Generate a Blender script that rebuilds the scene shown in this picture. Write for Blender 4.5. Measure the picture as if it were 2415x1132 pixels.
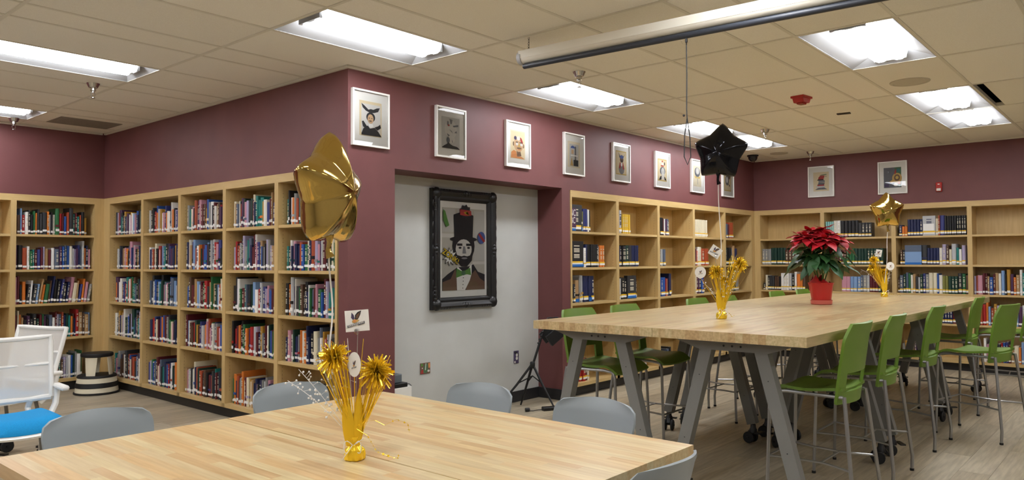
import bpy, math, random
from mathutils import Vector, Matrix, Euler

for o in list(bpy.data.objects):
    bpy.data.objects.remove(o, do_unlink=True)
scene = bpy.context.scene
COL = scene.collection
R = math.radians

# ------------------------------------------------------------------ camera
CAM = Vector((-3.5185, -4.6970, 1.4315))
YAW, PITCH, ROLL, FPX = 0.713191, 0.027404, -0.003937, 1777.86
IW, IH = 2415, 1132
_fw = Vector((math.cos(PITCH) * math.cos(YAW), math.cos(PITCH) * math.sin(YAW), math.sin(PITCH)))
_r = Vector((math.sin(YAW), -math.cos(YAW), 0))
_u = _r.cross(_fw)
_r2 = _r * math.cos(ROLL) + _u * math.sin(ROLL)
_u2 = -_r * math.sin(ROLL) + _u * math.cos(ROLL)
cam_data = bpy.data.cameras.new('camera')
cam_data.sensor_fit = 'HORIZONTAL'
cam_data.sensor_width = 36.0
cam_data.lens = FPX / IW * 36.0
cam_data.clip_start = 0.05
cam_data.clip_end = 100
cam = bpy.data.objects.new('camera', cam_data)
COL.objects.link(cam)
m3 = Matrix((_r2, _u2, -_fw)).transposed()
cam.matrix_world = Matrix.Translation(CAM) @ m3.to_4x4()
scene.camera = cam

# ------------------------------------------------------------------ world, exposure
world = bpy.data.worlds.new('world')
scene.world = world
world.use_nodes = True
world.node_tree.nodes['Background'].inputs[0].default_value = (0.9, 0.95, 1.0, 1)
world.node_tree.nodes['Background'].inputs[1].default_value = 0.05
scene.view_settings.view_transform = 'Standard'
scene.view_settings.look = 'None'
scene.view_settings.gamma = 1.0
scene.view_settings.exposure = 0.38
scene.view_settings.use_curve_mapping = False
scene.cycles.use_denoising = True
scene.cycles.use_adaptive_sampling = True
scene.cycles.adaptive_threshold = 0.04
scene.cycles.max_bounces = 6
scene.cycles.diffuse_bounces = 4
scene.cycles.glossy_bounces = 3
scene.cycles.transparent_max_bounces = 8
scene.cycles.caustics_reflective = False
scene.cycles.caustics_refractive = False
scene.cycles.use_light_tree = False
LENS_E = 17.0          # brightness of each fixture's lens, the only lamps of the room

# ------------------------------------------------------------------ room measures
H = 2.93               # ceiling height
LB = 4.62              # far left wall (plane y)
LC = 7.53              # right wall (plane x)
ZB = 2.17              # top of the bookcases
XW, YS = -7.0, -8.5    # walls behind the camera

# ------------------------------------------------------------------ materials
MATS = {}
def lin(c):
    c = c / 255.0
    return c / 12.92 if c <= 0.04045 else ((c + 0.055) / 1.055) ** 2.4
def rgb(t):
    return (lin(t[0]), lin(t[1]), lin(t[2]), 1)
def mat(name, col, rough=0.5, metal=0.0, spec=0.5, coat=0.0, trans=0.0):
    if name in MATS:
        return MATS[name]
    m = bpy.data.materials.new(name)
    m.use_nodes = True
    b = m.node_tree.nodes['Principled BSDF']
    b.inputs['Base Color'].default_value = rgb(col)
    b.inputs['Roughness'].default_value = rough
    b.inputs['Metallic'].default_value = metal
    b.inputs['Specular IOR Level'].default_value = spec
    b.inputs['Coat Weight'].default_value = coat
    b.inputs['Transmission Weight'].default_value = trans
    MATS[name] = m
    return m
def noisy(name, c1, c2, scale=(1, 1, 1), nscale=5.0, rough=0.5, detail=4.0, bump=0.0, bscale=None, rand=None,
          metal=0.0, spec=0.5, offset_random=False, lo=0.35, hi=0.65):
    """two-tone noise colour on object coordinates, optional per-object tint (rand = list of colours)"""
    m = mat(name, c1, rough, metal, spec)
    nt = m.node_tree
    N, L = nt.nodes, nt.links
    b = N['Principled BSDF']
    tc = N.new('ShaderNodeTexCoord')
    mp = N.new('ShaderNodeMapping')
    mp.inputs['Scale'].default_value = scale
    L.new(tc.outputs['Object'], mp.inputs['Vector'])
    vec = mp.outputs['Vector']
    oi = N.new('ShaderNodeObjectInfo')
    if offset_random:
        mu = N.new('ShaderNodeVectorMath'); mu.operation = 'MULTIPLY_ADD'
        cx = N.new('ShaderNodeCombineXYZ')
        for i in range(3):
            L.new(oi.outputs['Random'], cx.inputs[i])
        L.new(cx.outputs[0], mu.inputs[0])
        mu.inputs[1].default_value = (57, 91, 33)
        L.new(vec, mu.inputs[2])
        vec = mu.outputs[0]
    nz = N.new('ShaderNodeTexNoise')
    nz.inputs['Scale'].default_value = nscale
    nz.inputs['Detail'].default_value = detail
    L.new(vec, nz.inputs['Vector'])
    cr = N.new('ShaderNodeValToRGB')
    cr.color_ramp.elements[0].color = rgb(c1); cr.color_ramp.elements[0].position = lo
    cr.color_ramp.elements[1].color = rgb(c2); cr.color_ramp.elements[1].position = hi
    L.new(nz.outputs['Fac'], cr.inputs[0])
    out = cr.outputs[0]
    if rand:
        rr = N.new('ShaderNodeValToRGB')
        rr.color_ramp.interpolation = 'CONSTANT' if len(rand) > 3 else 'LINEAR'
        els = rr.color_ramp.elements
        while len(els) < len(rand):
            els.new(0.5)
        for i, c in enumerate(rand):
            els[i].position = i / len(rand)
            els[i].color = rgb(c)
        L.new(oi.outputs['Random'], rr.inputs[0])
        mx = N.new('ShaderNodeMix'); mx.data_type = 'RGBA'; mx.blend_type = 'MULTIPLY'
        mx.inputs[0].default_value = 1.0
        L.new(out, mx.inputs[6]); L.new(rr.outputs[0], mx.inputs[7])
        out = mx.outputs[2]
    L.new(out, b.inputs['Base Color'])
    if bump:
        bn = N.new('ShaderNodeTexNoise'); bn.inputs['Scale'].default_value = bscale or 200
        L.new(tc.outputs['Object'], bn.inputs['Vector'])
        bp = N.new('ShaderNodeBump'); bp.inputs['Strength'].default_value = bump
        bp.inputs['Distance'].default_value = 0.002
        L.new(bn.outputs['Fac'], bp.inputs['Height'])
        L.new(bp.outputs[0], b.inputs['Normal'])
    return m
def emit(name, col, strength):
    m = bpy.data.materials.new(name); m.use_nodes = True
    b = m.node_tree.nodes['Principled BSDF']
    b.inputs['Base Color'].default_value = (0.9, 0.9, 0.9, 1)
    b.inputs['Emission Color'].default_value = (*col, 1)
    b.inputs['Emission Strength'].default_value = strength
    MATS[name] = m
    return m
def glassy(name, tint=(1, 1, 1), strength=1.0, rough=0.0):
    m = bpy.data.materials.new(name); m.use_nodes = True
    nt = m.node_tree; N, L = nt.nodes, nt.links
    N.remove(N['Principled BSDF'])
    out = N['Material Output']
    t = N.new('ShaderNodeBsdfTransparent'); t.inputs[0].default_value = (*tint, 1)
    g = N.new('ShaderNodeBsdfGlossy'); g.inputs['Roughness'].default_value = rough
    f = N.new('ShaderNodeFresnel'); f.inputs[0].default_value = 1.45
    mu = N.new('ShaderNodeMath'); mu.operation = 'MULTIPLY'; mu.inputs[1].default_value = strength
    L.new(f.outputs[0], mu.inputs[0])
    mx = N.new('ShaderNodeMixShader')
    L.new(mu.outputs[0], mx.inputs[0]); L.new(t.outputs[0], mx.inputs[1]); L.new(g.outputs[0], mx.inputs[2])
    L.new(mx.outputs[0], out.inputs[0])
    MATS[name] = m
    return m

M_MAROON = noisy('maroon wall paint', (107, 61, 61), (113, 66, 65), nscale=3, rough=0.55, bump=0.15, bscale=140)
M_GREYW = noisy('grey wall paint', (190, 191, 187), (196, 197, 193), nscale=3, rough=0.6, bump=0.15, bscale=140)
M_OFFW = noisy('rear wall paint', (176, 168, 160), (182, 175, 168), nscale=3, rough=0.6)
M_MAPLE = noisy('maple veneer', (197, 167, 112), (206, 177, 122), scale=(9, 9, 0.9), nscale=4, rough=0.38, detail=6)
M_MAPLEH = noisy('maple shelf veneer', (197, 167, 112), (206, 177, 122), scale=(0.9, 9, 9), nscale=4, rough=0.38, detail=6)
M_TOE = mat('black toe kick vinyl', (38, 37, 37), 0.5)
M_BLKBASE = mat('black rubber baseboard', (36, 35, 36), 0.55)
M_TILE = noisy('ceiling tile mineral fibre', (243, 240, 232), (249, 247, 240), nscale=160, rough=0.9, bump=0.5, bscale=220,
               detail=3, rand=[(246, 245, 242), (255, 255, 255), (250, 249, 246)], offset_random=True, spec=0.15)
M_RAIL = mat('ceiling grid enamel', (224, 220, 208), 0.5)
M_PLENUM = mat('dark ceiling void', (24, 24, 26), 0.9)
M_TRIMW = mat('white wall angle', (214, 208, 196), 0.5)
M_PLANK = noisy('vinyl plank', (172, 160, 137), (200, 187, 162), scale=(1.2, 14, 1), nscale=3, rough=0.34, detail=6,
                rand=[(236, 234, 230), (255, 255, 255), (243, 240, 236), (250, 247, 242), (230, 228, 225)], offset_random=True, spec=0.4)
M_SUB = mat('floor underlay', (96, 88, 74), 0.8)
M_STAVE = noisy('butcher block stave', (206, 182, 134), (222, 202, 158), scale=(1.0, 16, 16), nscale=4, rough=0.3, detail=6,
                rand=[(255, 252, 248), (250, 238, 226), (255, 255, 252), (240, 222, 206), (255, 246, 234), (247, 243, 240), (250, 232, 212)], offset_random=True)
M_STAVE2 = noisy('darker butcher block stave', (182, 162, 118), (208, 188, 146), scale=(1.0, 16, 16), nscale=4, rough=0.3, detail=6,
                 rand=[(255, 252, 248), (247, 236, 226), (255, 255, 252), (236, 219, 204), (253, 244, 234), (246, 243, 240)], offset_random=True)  # tall tables take darker stave tones than the low ones
M_STEELG = mat('grey powder coated steel', (122, 121, 117), 0.5, 0.0)
M_CHROME = mat('silver painted tube', (158, 157, 155), 0.32, 0.75)
M_GREEN = mat('green moulded plastic', (106, 138, 44), 0.42)
M_GREY = mat('grey moulded plastic', (146, 154, 157), 0.42)
M_WHITE = mat('white moulded plastic', (236, 234, 228), 0.4)
M_BLUE = noisy('blue seat fabric', (0, 134, 196), (0, 148, 210), nscale=220, rough=0.85, bump=0.4, bscale=500)
M_BLACK = mat('black plastic', (22, 22, 23), 0.4)
M_BLACKM = mat('black satin metal', (26, 26, 27), 0.35, 0.3)
M_RUBBER = mat('black rubber', (20, 20, 20), 0.6)
M_GOLD = mat('gold foil', (255, 214, 50), 0.22, 0.6)
M_BALGOLD = mat('gold balloon foil', (204, 174, 98), 0.09, 1.0)
M_GOLDM = mat('matt gold foil', (240, 196, 40), 0.4, 0.5)
M_BALBLK = mat('black balloon foil', (34, 34, 38), 0.08, 0.7)
M_RIBBON = mat('white curling ribbon', (236, 234, 230), 0.35)
M_BEAD = mat('white bead', (238, 238, 236), 0.3)
M_WIRE = mat('thin silver wire', (190, 188, 182), 0.3, 0.9)
M_PAPER = mat('white card', (240, 238, 232), 0.5)
M_PAGES = mat('book pages', (226, 218, 198), 0.8)
M_FRAMEW = mat('white picture frame lacquer', (240, 238, 232), 0.35)
M_MATB = mat('off white mat board', (234, 231, 222), 0.7)
M_FRAMEB = mat('black carved frame lacquer', (24, 24, 25), 0.32)
M_GLASS = glassy('picture glazing', strength=0.9)
M_CLEAR = glassy('clear plastic', strength=1.0)
M_MESH = None
M_FIXDIM = mat('fixture enamel greyed against glare', (168, 168, 168), 0.5)  # white enamel with its colour greyed to hold down the lens glare
M_SPRK = mat('chrome sprinkler', (196, 194, 190), 0.16, 1.0)
M_RED = mat('red alarm plastic', (176, 40, 34), 0.4)
M_POT = mat('red foil pot wrap', (186, 34, 34), 0.3)
M_BRACT = noisy('red poinsettia bract', (170, 18, 34), (196, 30, 44), nscale=14, rough=0.5)
M_LEAF = noisy('green poinsettia leaf', (32, 72, 34), (46, 92, 42), nscale=14, rough=0.5)
M_STEM = mat('green plant stem', (88, 110, 48), 0.6)
M_SOIL = mat('potting soil', (40, 30, 24), 0.9)
M_CREAM = mat('cream step stool enamel', (226, 218, 192), 0.4)
M_SCREEN = mat('cream screen housing enamel', (226, 220, 204), 0.35)
M_CORD = mat('dark cord', (40, 40, 42), 0.6)
M_PINK = mat('gold saucer plastic', (196, 96, 84), 0.3)
M_SPK = mat('ceiling speaker grille', (196, 190, 175), 0.7)
M_VENT = mat('ceiling grille grey', (150, 143, 132), 0.7)
M_DOME = mat('smoked camera dome', (26, 26, 30), 0.08)
M_DKSLOT = mat('dark sensor slot', (48, 40, 34), 0.6)
LENS = emit('glowing fixture lens', (0.97, 1.0, 1.06), LENS_E)

# translucent white mesh for the office chairs' backs
def mesh_fabric():
    m = bpy.data.materials.new('white mesh fabric'); m.use_nodes = True
    nt = m.node_tree; N, L = nt.nodes, nt.links
    b = N['Principled BSDF']
    b.inputs['Base Color'].default_value = rgb((236, 232, 224)); b.inputs['Roughness'].default_value = 0.8
    t = N.new('ShaderNodeBsdfTransparent')
    mx = N.new('ShaderNodeMixShader'); mx.inputs[0].default_value = 0.6
    L.new(t.outputs[0], mx.inputs[1]); L.new(b.outputs[0], mx.inputs[2])
    L.new(mx.outputs[0], N['Material Output'].inputs[0])
    return m
M_MESH = mesh_fabric()

# ------------------------------------------------------------------ mesh helpers
class MB:
    def __init__(s):
        s.v, s.f, s.m = [], [], []
    def add(s, vs, fs, mi=0):
        o = len(s.v)
        s.v += [tuple(p) for p in vs]
        s.f += [tuple(i + o for i in f) for f in fs]
        s.m += [mi] * len(fs)
        return s
    def box(s, x0, x1, y0, y1, z0, z1, mi=0):
        vs = [(x, y, z) for z in (z0, z1) for y in (y0, y1) for x in (x0, x1)]
        return s.add(vs, [(0, 2, 3, 1), (4, 5, 7, 6), (0, 1, 5, 4), (2, 6, 7, 3), (0, 4, 6, 2), (1, 3, 7, 5)], mi)
    def cham(s, x0, x1, y0, y1, z0, z1, c=0.004, mi=0):
        """box with its four vertical and its top edges chamfered"""
        def ring(i, z):
            return [(x0 + i, y0 + c, z), (x0 + c, y0 + i, z), (x1 - c, y0 + i, z), (x1 - i, y0 + c, z),
                    (x1 - i, y1 - c, z), (x1 - c, y1 - i, z), (x0 + c, y1 - i, z), (x0 + i, y1 - c, z)]
        rs = [ring(c * .6, z0), ring(0, z0 + c), ring(0, z1 - c), ring(c * .6, z1)]
        vs = [p for r in rs for p in r]
        fs = [tuple(reversed(range(8)))]
        for k in range(3):
            for i in range(8):
                j = (i + 1) % 8
                fs.append((k * 8 + i, k * 8 + j, k * 8 + 8 + j, k * 8 + 8 + i))
        fs.append(tuple(range(24, 32)))
        return s.add(vs, fs, mi)
    def bar(s, a, b, w, d, up=(0, 0, 1), mi=0):
        """rectangular bar from a to b; w across, d in the other direction"""
        a, b = Vector(a), Vector(b)
        t = (b - a).normalized()
        n = Vector(up) - t * t.dot(Vector(up)); n.normalize()
        c = t.cross(n)
        vs = [p + c * sx * w / 2 + n * sn * d / 2 for p in (a, b) for sx, sn in ((-1, -1), (1, -1), (1, 1), (-1, 1))]
        return s.add(vs, [(3, 2, 1, 0), (4, 5, 6, 7), (0, 1, 5, 4), (1, 2, 6, 5), (2, 3, 7, 6), (3, 0, 4, 7)], mi)
    def tube(s, pts, r, n=8, mi=0, close=False):
        P = [Vector(p) for p in pts]
        rr = r if isinstance(r, (list, tuple)) else [r] * len(P)
        vs, fs = [], []
        prev = None
        for i, p in enumerate(P):
            if i == 0: t = P[1] - P[0]
            elif i == len(P) - 1: t = P[-1] - P[-2]
            else: t = (P[i + 1] - p).normalized() + (p - P[i - 1]).normalized()
            if t.length < 1e-9: t = Vector((0, 0, 1))
            t.normalize()
            if prev is None:
                ref = Vector((0, 0, 1)) if abs(t.z) < 0.9 else Vector((1, 0, 0))
                nn = (ref - t * ref.dot(t)).normalized()
            else:
                nn = prev - t * prev.dot(t)
                nn = nn.normalized() if nn.length > 1e-6 else Vector((1, 0, 0))
            prev = nn
            bb = t.cross(nn)
            for k in range(n):
                a = 2 * math.pi * k / n
                vs.append(p + (nn * math.cos(a) + bb * math.sin(a)) * rr[i])
        for i in range(len(P) - 1):
            for k in range(n):
                k2 = (k + 1) % n
                fs.append((i * n + k, i * n + k2, i * n + n + k2, i * n + n + k))
        fs.append(tuple(reversed(range(n))))
        fs.append(tuple(range((len(P) - 1) * n, len(P) * n)))
        return s.add(vs, fs, mi)
    def lathe(s, prof, n=24, c=(0, 0, 0), mi=0, axis='z', wob=None):
        vs, fs = [], []
        for (r, z) in prof:
            for k in range(n):
                a = 2 * math.pi * k / n
                q = r * (wob(a, z) if wob else 1)
                p = (q * math.cos(a), q * math.sin(a), z)
                if axis == 'y': p = (p[0], p[2], p[1])
                if axis == 'x': p = (p[2], p[0], p[1])
                vs.append((p[0] + c[0], p[1] + c[1], p[2] + c[2]))
        for i in range(len(prof) - 1):
            for k in range(n):
                k2 = (k + 1) % n
                fs.append((i * n + k, i * n + k2, i * n + n + k2, i * n + n + k))
        fs.append(tuple(reversed(range(n)))); fs.append(tuple(range((len(prof) - 1) * n, len(prof) * n)))
        return s.add(vs, fs, mi)
    def prism(s, poly, z0, z1, axis='z', mi=0):
        """extrude a 2D polygon along an axis"""
        n = len(poly)
        def P(a, b, z):
            return {'z': (a, b, z), 'y': (a, z, b), 'x': (z, a, b)}[axis]
        vs = [P(a, b, z0) for a, b in poly] + [P(a, b, z1) for a, b in poly]
        fs = [tuple(reversed(range(n))), tuple(range(n, 2 * n))]
        fs += [(i, (i + 1) % n, n + (i + 1) % n, n + i) for i in range(n)]
        return s.add(vs, fs, mi)
    def sheet(s, nu, nv, fn, th, hole=None, mi=0):
        """closed sheet of thickness th over a grid fn(u,v); hole(i,j) drops cells"""
        P = [[Vector(fn(i / nu, j / nv)) for i in range(nu + 1)] for j in range(nv + 1)]
        Nn = [[None] * (nu + 1) for _ in range(nv + 1)]
        for j in range(nv + 1):
            for i in range(nu + 1):
                du = P[j][min(i + 1, nu)] - P[j][max(i - 1, 0)]
                dv = P[min(j + 1, nv)][i] - P[max(j - 1, 0)][i]
                n = du.cross(dv)
                Nn[j][i] = n.normalized() if n.length > 1e-12 else Vector((0, 0, 1))
        vs = []
        for sg in (-1, 1):
            for j in range(nv + 1):
                for i in range(nu + 1):
                    vs.append(P[j][i] + Nn[j][i] * (sg * th / 2))
        K = (nu + 1) * (nv + 1)
        I = lambda i, j, k: k * K + j * (nu + 1) + i
        fs, ed = [], {}
        for j in range(nv):
            for i in range(nu):
                if hole and hole(i, j): continue
                q = [(i, j), (i + 1, j), (i + 1, j + 1), (i, j + 1)]
                fs.append(tuple(I(a, b, 1) for a, b in q))
                fs.append(tuple(I(a, b, 0) for a, b in reversed(q)))
                for k in range(4):
                    e = (q[k], q[(k + 1) % 4])
                    if (e[1], e[0]) in ed: del ed[(e[1], e[0])]
                    else: ed[e] = 1
        for (a, b) in ed:
            fs.append((I(*a, 0), I(*b, 0), I(*b, 1), I(*a, 1)))
        return s.add(vs, fs, mi)
    def ball(s, c, r, n=6, mi=0):
        prof = [(r * math.sin(math.pi * k / n) + 1e-5, -r * math.cos(math.pi * k / n)) for k in range(n + 1)]
        return s.lathe(prof, n + 2, c, mi)
    def mesh(s, name, mats, smooth=False):
        me = bpy.data.meshes.new(name)
        me.from_pydata(s.v, [], s.f)
        for mm in (mats if isinstance(mats, (list, tuple)) else [mats]):
            me.materials.append(mm)
        if any(s.m):
            me.polygons.foreach_set('material_index', s.m)
        me.update()
        if smooth:
            me.polygons.foreach_set('use_smooth', [True] * len(me.polygons))
            me.set_sharp_from_angle(angle=R(38))
        return me
    def build(s, name, mats, parent=None, smooth=False, loc=None, rz=0.0):
        o = bpy.data.objects.new(name, s.mesh(name, mats, smooth))
        COL.objects.link(o)
        if parent: o.parent = parent
        if loc: o.location = loc
        if rz: o.rotation_euler = (0, 0, rz)
        return o

def link(name, me, parent=None, loc=(0, 0, 0), rot=(0, 0, 0), scale=(1, 1, 1), m=None):
    o = bpy.data.objects.new(name, me)
    COL.objects.link(o)
    if parent: o.parent = parent
    o.location, o.rotation_euler, o.scale = loc, rot, scale
    if name == 'title_lettering': o['kind'] = 'stuff'
    if m is not None:
        o.material_slots[0].link = 'OBJECT'
        o.material_slots[0].material = m
    return o
def tag(o, label=None, cat=None, group=None, kind=None):
    if label: o['label'] = label
    if cat: o['category'] = cat
    if group: o['group'] = group
    if kind: o['kind'] = kind
    return o
def thing(name, label, cat, loc=(0, 0, 0), rz=0.0, group=None):
    o = bpy.data.objects.new(name, None)
    o.empty_display_size = 0.1
    COL.objects.link(o)
    o.location = loc; o.rotation_euler = (0, 0, rz)
    return tag(o, label, cat, group)
def dup(root, loc, rz, label, group=None):
    kids = {}
    for o in bpy.data.objects:
        if o.parent: kids.setdefault(o.parent.name, []).append(o)
    def cp(o, parent):
        c = o.copy(); COL.objects.link(c)
        if parent: c.parent = parent
        for ch in kids.get(o.name, []):
            cp(ch, c)
        return c
    r = cp(root, None)
    r.location = loc; r.rotation_euler = (0, 0, rz)
    r['label'] = label
    if group: r['group'] = group
    return r
def struct(name, mb, m, parent=None, label=None, smooth=False):
    o = mb.build(name, m, parent, smooth)
    if not parent: o['kind'] = 'structure'
    if label: o['label'] = label
    return o
def ell(cx, cy, rx, ry, n=20, a0=0, a1=360):
    return [(cx + rx * math.cos(R(a0 + (a1 - a0) * k / n)), cy + ry * math.sin(R(a0 + (a1 - a0) * k / n))) for k in range(n if a1 - a0 >= 360 else n + 1)]
def textmesh(txt, size, m, name, grow=0.0):
    cu = bpy.data.curves.new(name, 'FONT')
    cu.body = txt; cu.size = size; cu.align_x = 'CENTER'; cu.align_y = 'CENTER'; cu.extrude = 0.0002; cu.offset = grow
    o = bpy.data.objects.new(name, cu); COL.objects.link(o)
    dg = bpy.context.evaluated_depsgraph_get()
    me = bpy.data.meshes.new_from_object(o.evaluated_get(dg))
    bpy.data.objects.remove(o, do_unlink=True)
    me.materials.clear(); me.materials.append(m)
    return me

# ================================================================== SETTING
rnd = random.Random(7)
# ---- floor with its planks
floor = struct('floor', MB().box(XW, LC + .4, YS, LB + .4, -.06, -.004), M_PLANK, label='grey brown wood look vinyl plank floor')
PW, PLN = .19, 1.3
plank_me = MB().box(0, PLN - .0015, 0, PW - .0015, -.0038, 0).mesh('plank', M_PLANK)
row = 0
y = -4.75
while y < LB + .1:
    x = -3.9 + (row * .47) % PLN - PLN
    while x < LC + .1:
        if not (x > .1 and y > .1) and x + PLN > -3.9:
            if not (y > 0 and x + PLN > 1.6):
                link('plank', plank_me, floor, (x, y, 0))
        x += PLN
    row += 1; y += PW

# ---- walls
T = .36
def wallbox(*b): return MB().box(*b)
# far left wall with the bookcases set into it
mb = MB()
mb.box(XW, 0, LB, LB + T, ZB, H + .1)
mb.box(XW, -1.80, LB, LB + T, 0, ZB)
mb.box(-1.80, .36, LB + .335, LB + T + .05, 0, ZB)
struct('wall_left', mb, M_MAROON, label='maroon painted wall at the far left')
# wall that runs from the far left corner to the outside corner
mb = MB()
mb.box(0, T, 0, LB + T, ZB, H + .1)
mb.box(0, .464, 0, .112, 0, ZB)
mb.box(.335, T + .05, .112, LB + T, 0, ZB)
struct('wall_side', mb, M_MAROON, label='maroon wall above the long left bookcase')
# picture wall
mb = MB()
mb.box(.36, .464, 0, T, ZB, H + .1)
mb.box(.464, 2.70, 0, T, 2.18, H + .1)
mb.box(2.70, LC + T, 0, T, ZB, H + .1)
mb.box(2.70, 2.838, 0, T, 0, ZB)
mb.box(.40, .464, .112, T, 0, ZB)
mb.box(2.838, LC + T, .335, T + .05, 0, ZB)
mb.box(2.0, 2.838, T, T + .05, 0, 2.3)
struct('wall_back', mb, M_MAROON, label='maroon wall hung with a row of white frames')
struct('wall_recess', MB().box(.42, 2.74, .32, .355, 0, 2.2), M_GREYW, label='light grey back wall of the shallow recess')
mb = MB()
mb.box(LC, LC + T, YS, 0, ZB, H + .1)
mb.box(LC, LC + T, YS, -4.70, 0, ZB)
mb.box(LC + .335, LC + T + .05, -4.70, .36, 0, ZB)
struct('wall_right', mb, M_MAROON, label='maroon wall above the right bookcase')
struct('wall_rear', MB().box(XW, LC + T, YS - .2, YS, 0, H + .1), M_OFFW, label='pale wall behind the photographer')
struct('wall_near', MB().box(XW - .2, XW, YS - .2, LB + T, 0, H + .1), M_OFFW, label='pale wall at the open end of the room')
# baseboards of recess and pillar
mb = MB()
mb.box(.464, 2.70, .308, .32, 0, .105)
struct('baseboard_recess', mb, M_BLKBASE, label='black rubber baseboard at the back of the recess')
mb = MB()
mb.box(2.688, 2.70, -.010, .308, 0, .105)
mb.box(2.688, 2.838, -.010, .0, 0, .105)
struct('baseboard_pillar', mb, M_BLKBASE, label='black rubber baseboard wrapped round the maroon pillar')
struct('baseboard_column', MB().box(-.010, .464, -.010, 0, 0, .105).box(-.010, 0, 0, .112, 0, .105), M_BLKBASE, label='black rubber baseboard on the maroon outside corner')
# white wall angle under the ceiling
zt0, zt1 = H - .022, H - .001
struct('trim_1', MB().box(XW, -.03, LB - .022, LB, zt0, zt1), M_TRIMW, label='pale metal angle where far left wall meets ceiling')
struct('trim_2', MB().box(-.022, 0, -.022, LB - .03, zt0, zt1), M_TRIMW, label='pale metal angle above the long left bookcase')
struct('trim_3', MB().box(0, LC - .03, -.022, 0, zt0, zt1), M_TRIMW, label='pale metal angle above the row of frames')
struct('trim_4', MB().box(LC - .022, LC, YS, -.03, zt0, zt1), M_TRIMW, label='pale metal angle where right wall meets ceiling')

# ---- ceiling: slab, rails and tiles
ceiling = struct('ceiling', MB().box(XW, LC + T, YS, LB + T, H + .16, H + .3), M_PLENUM, label='suspended tile ceiling')
GX0, GXP = -.889, 1.2086
GY0, GYP, GY1, GY2 = .248, 1.5497, .316, .6169
xl = [GX0 + GXP * i for i in range(-6, 9)]
yl = []
for k in range(-6, 4):
    s0 = GY0 + GYP * k
    yl += [s0, s0 + GY1, s0 + GY1 + GY2]
xl = [XW] + [x for x in xl if XW + .05 < x < LC - .02] + [LC]
yl = [YS] + [y for y in yl if YS + .05 < y < LB - .02] + [LB]
def gy(k, c):
    s0 = GY0 + GYP * k
    return (s0 + GY1, s0 + GY1 + GY2) if c == 'a' else (s0 + GY1 + GY2, s0 + GYP)
def gx(i): return (GX0 + GXP * i, GX0 + GXP * (i + 1))
FIX = [(-1, 'a', 0), (-1, 'a', 2), (-1, 'a', 4), (-1, 'a', 5), (0, 'b', -1), (2, 'a', -1), (-3, 'b', 2), (-3, 'b', 4), (-3, 'b', 5),
       (-1, 'a', -2), (-1, 'a', -4), (-3, 'b', 0), (-3, 'b', -2), (-3, 'b', -4), (-5, 'a', -3), (-5, 'a', -1), (-5, 'a', 1), (-5, 'a', 3), (-5, 'a', 5),
       (0, 'b', -3), (0, 'b', -5), (2, 'a', -3), (2, 'a', -5)]
fixcells = [(gx(i)[0], gy(k, c)[0]) for k, c, i in FIX]
RW = .0115
for x in xl[1:-1]:
    ya, yb = YS, (LB if x < 0 else 0)
    link('grid_rail', MB().box(-RW, RW, ya, yb, H - .004, H + .03).mesh('grid_rail', M_RAIL), ceiling, (x, 0, 0))
for y in yl[1:-1]:
    xa, xb = XW, (LC if y < 0 else 0)
    link('grid_rail', MB().box(xa, xb, -RW, RW, H - .0035, H + .0295).mesh('grid_rail', M_RAIL), ceiling, (0, y, 0))
tile_cache = {}
gapcell = (gx(4)[0], GY0 + GYP * -3 + GY1)
for a in range(len(xl) - 1):
    for b in range(len(yl) - 1):
        x0, x1, y0, y1 = xl[a], xl[a + 1], yl[b], yl[b + 1]
        if x0 > -.05 and y0 > -.05: continue
        if y1 > 0 and y0 < 0 and x0 >= 0: y1 = 0
        if x1 > 0 and y0 >= 0: x1 = 0
        if x1 - x0 < .04 or y1 - y0 < .04: continue
        if any(abs(x0 - fx) < .02 and abs(y0 - fy) < .02 for fx, fy in fixcells): continue
        if abs(x0 - gapcell[0]) < .02 and abs(y0 - gapcell[1]) < .02: y1 -= .085
        key = (round(x1 - x0, 3), round(y1 - y0, 3))
        if key not in tile_cache:
            g = .002
            tile_cache[key] = MB().box(g, key[0] - g, g, key[1] - g, H + .001, H + .016).mesh('ceiling_tile', M_TILE)
        link('ceiling_tile', tile_cache[key], ceiling, (x0, y0, 0))

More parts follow.
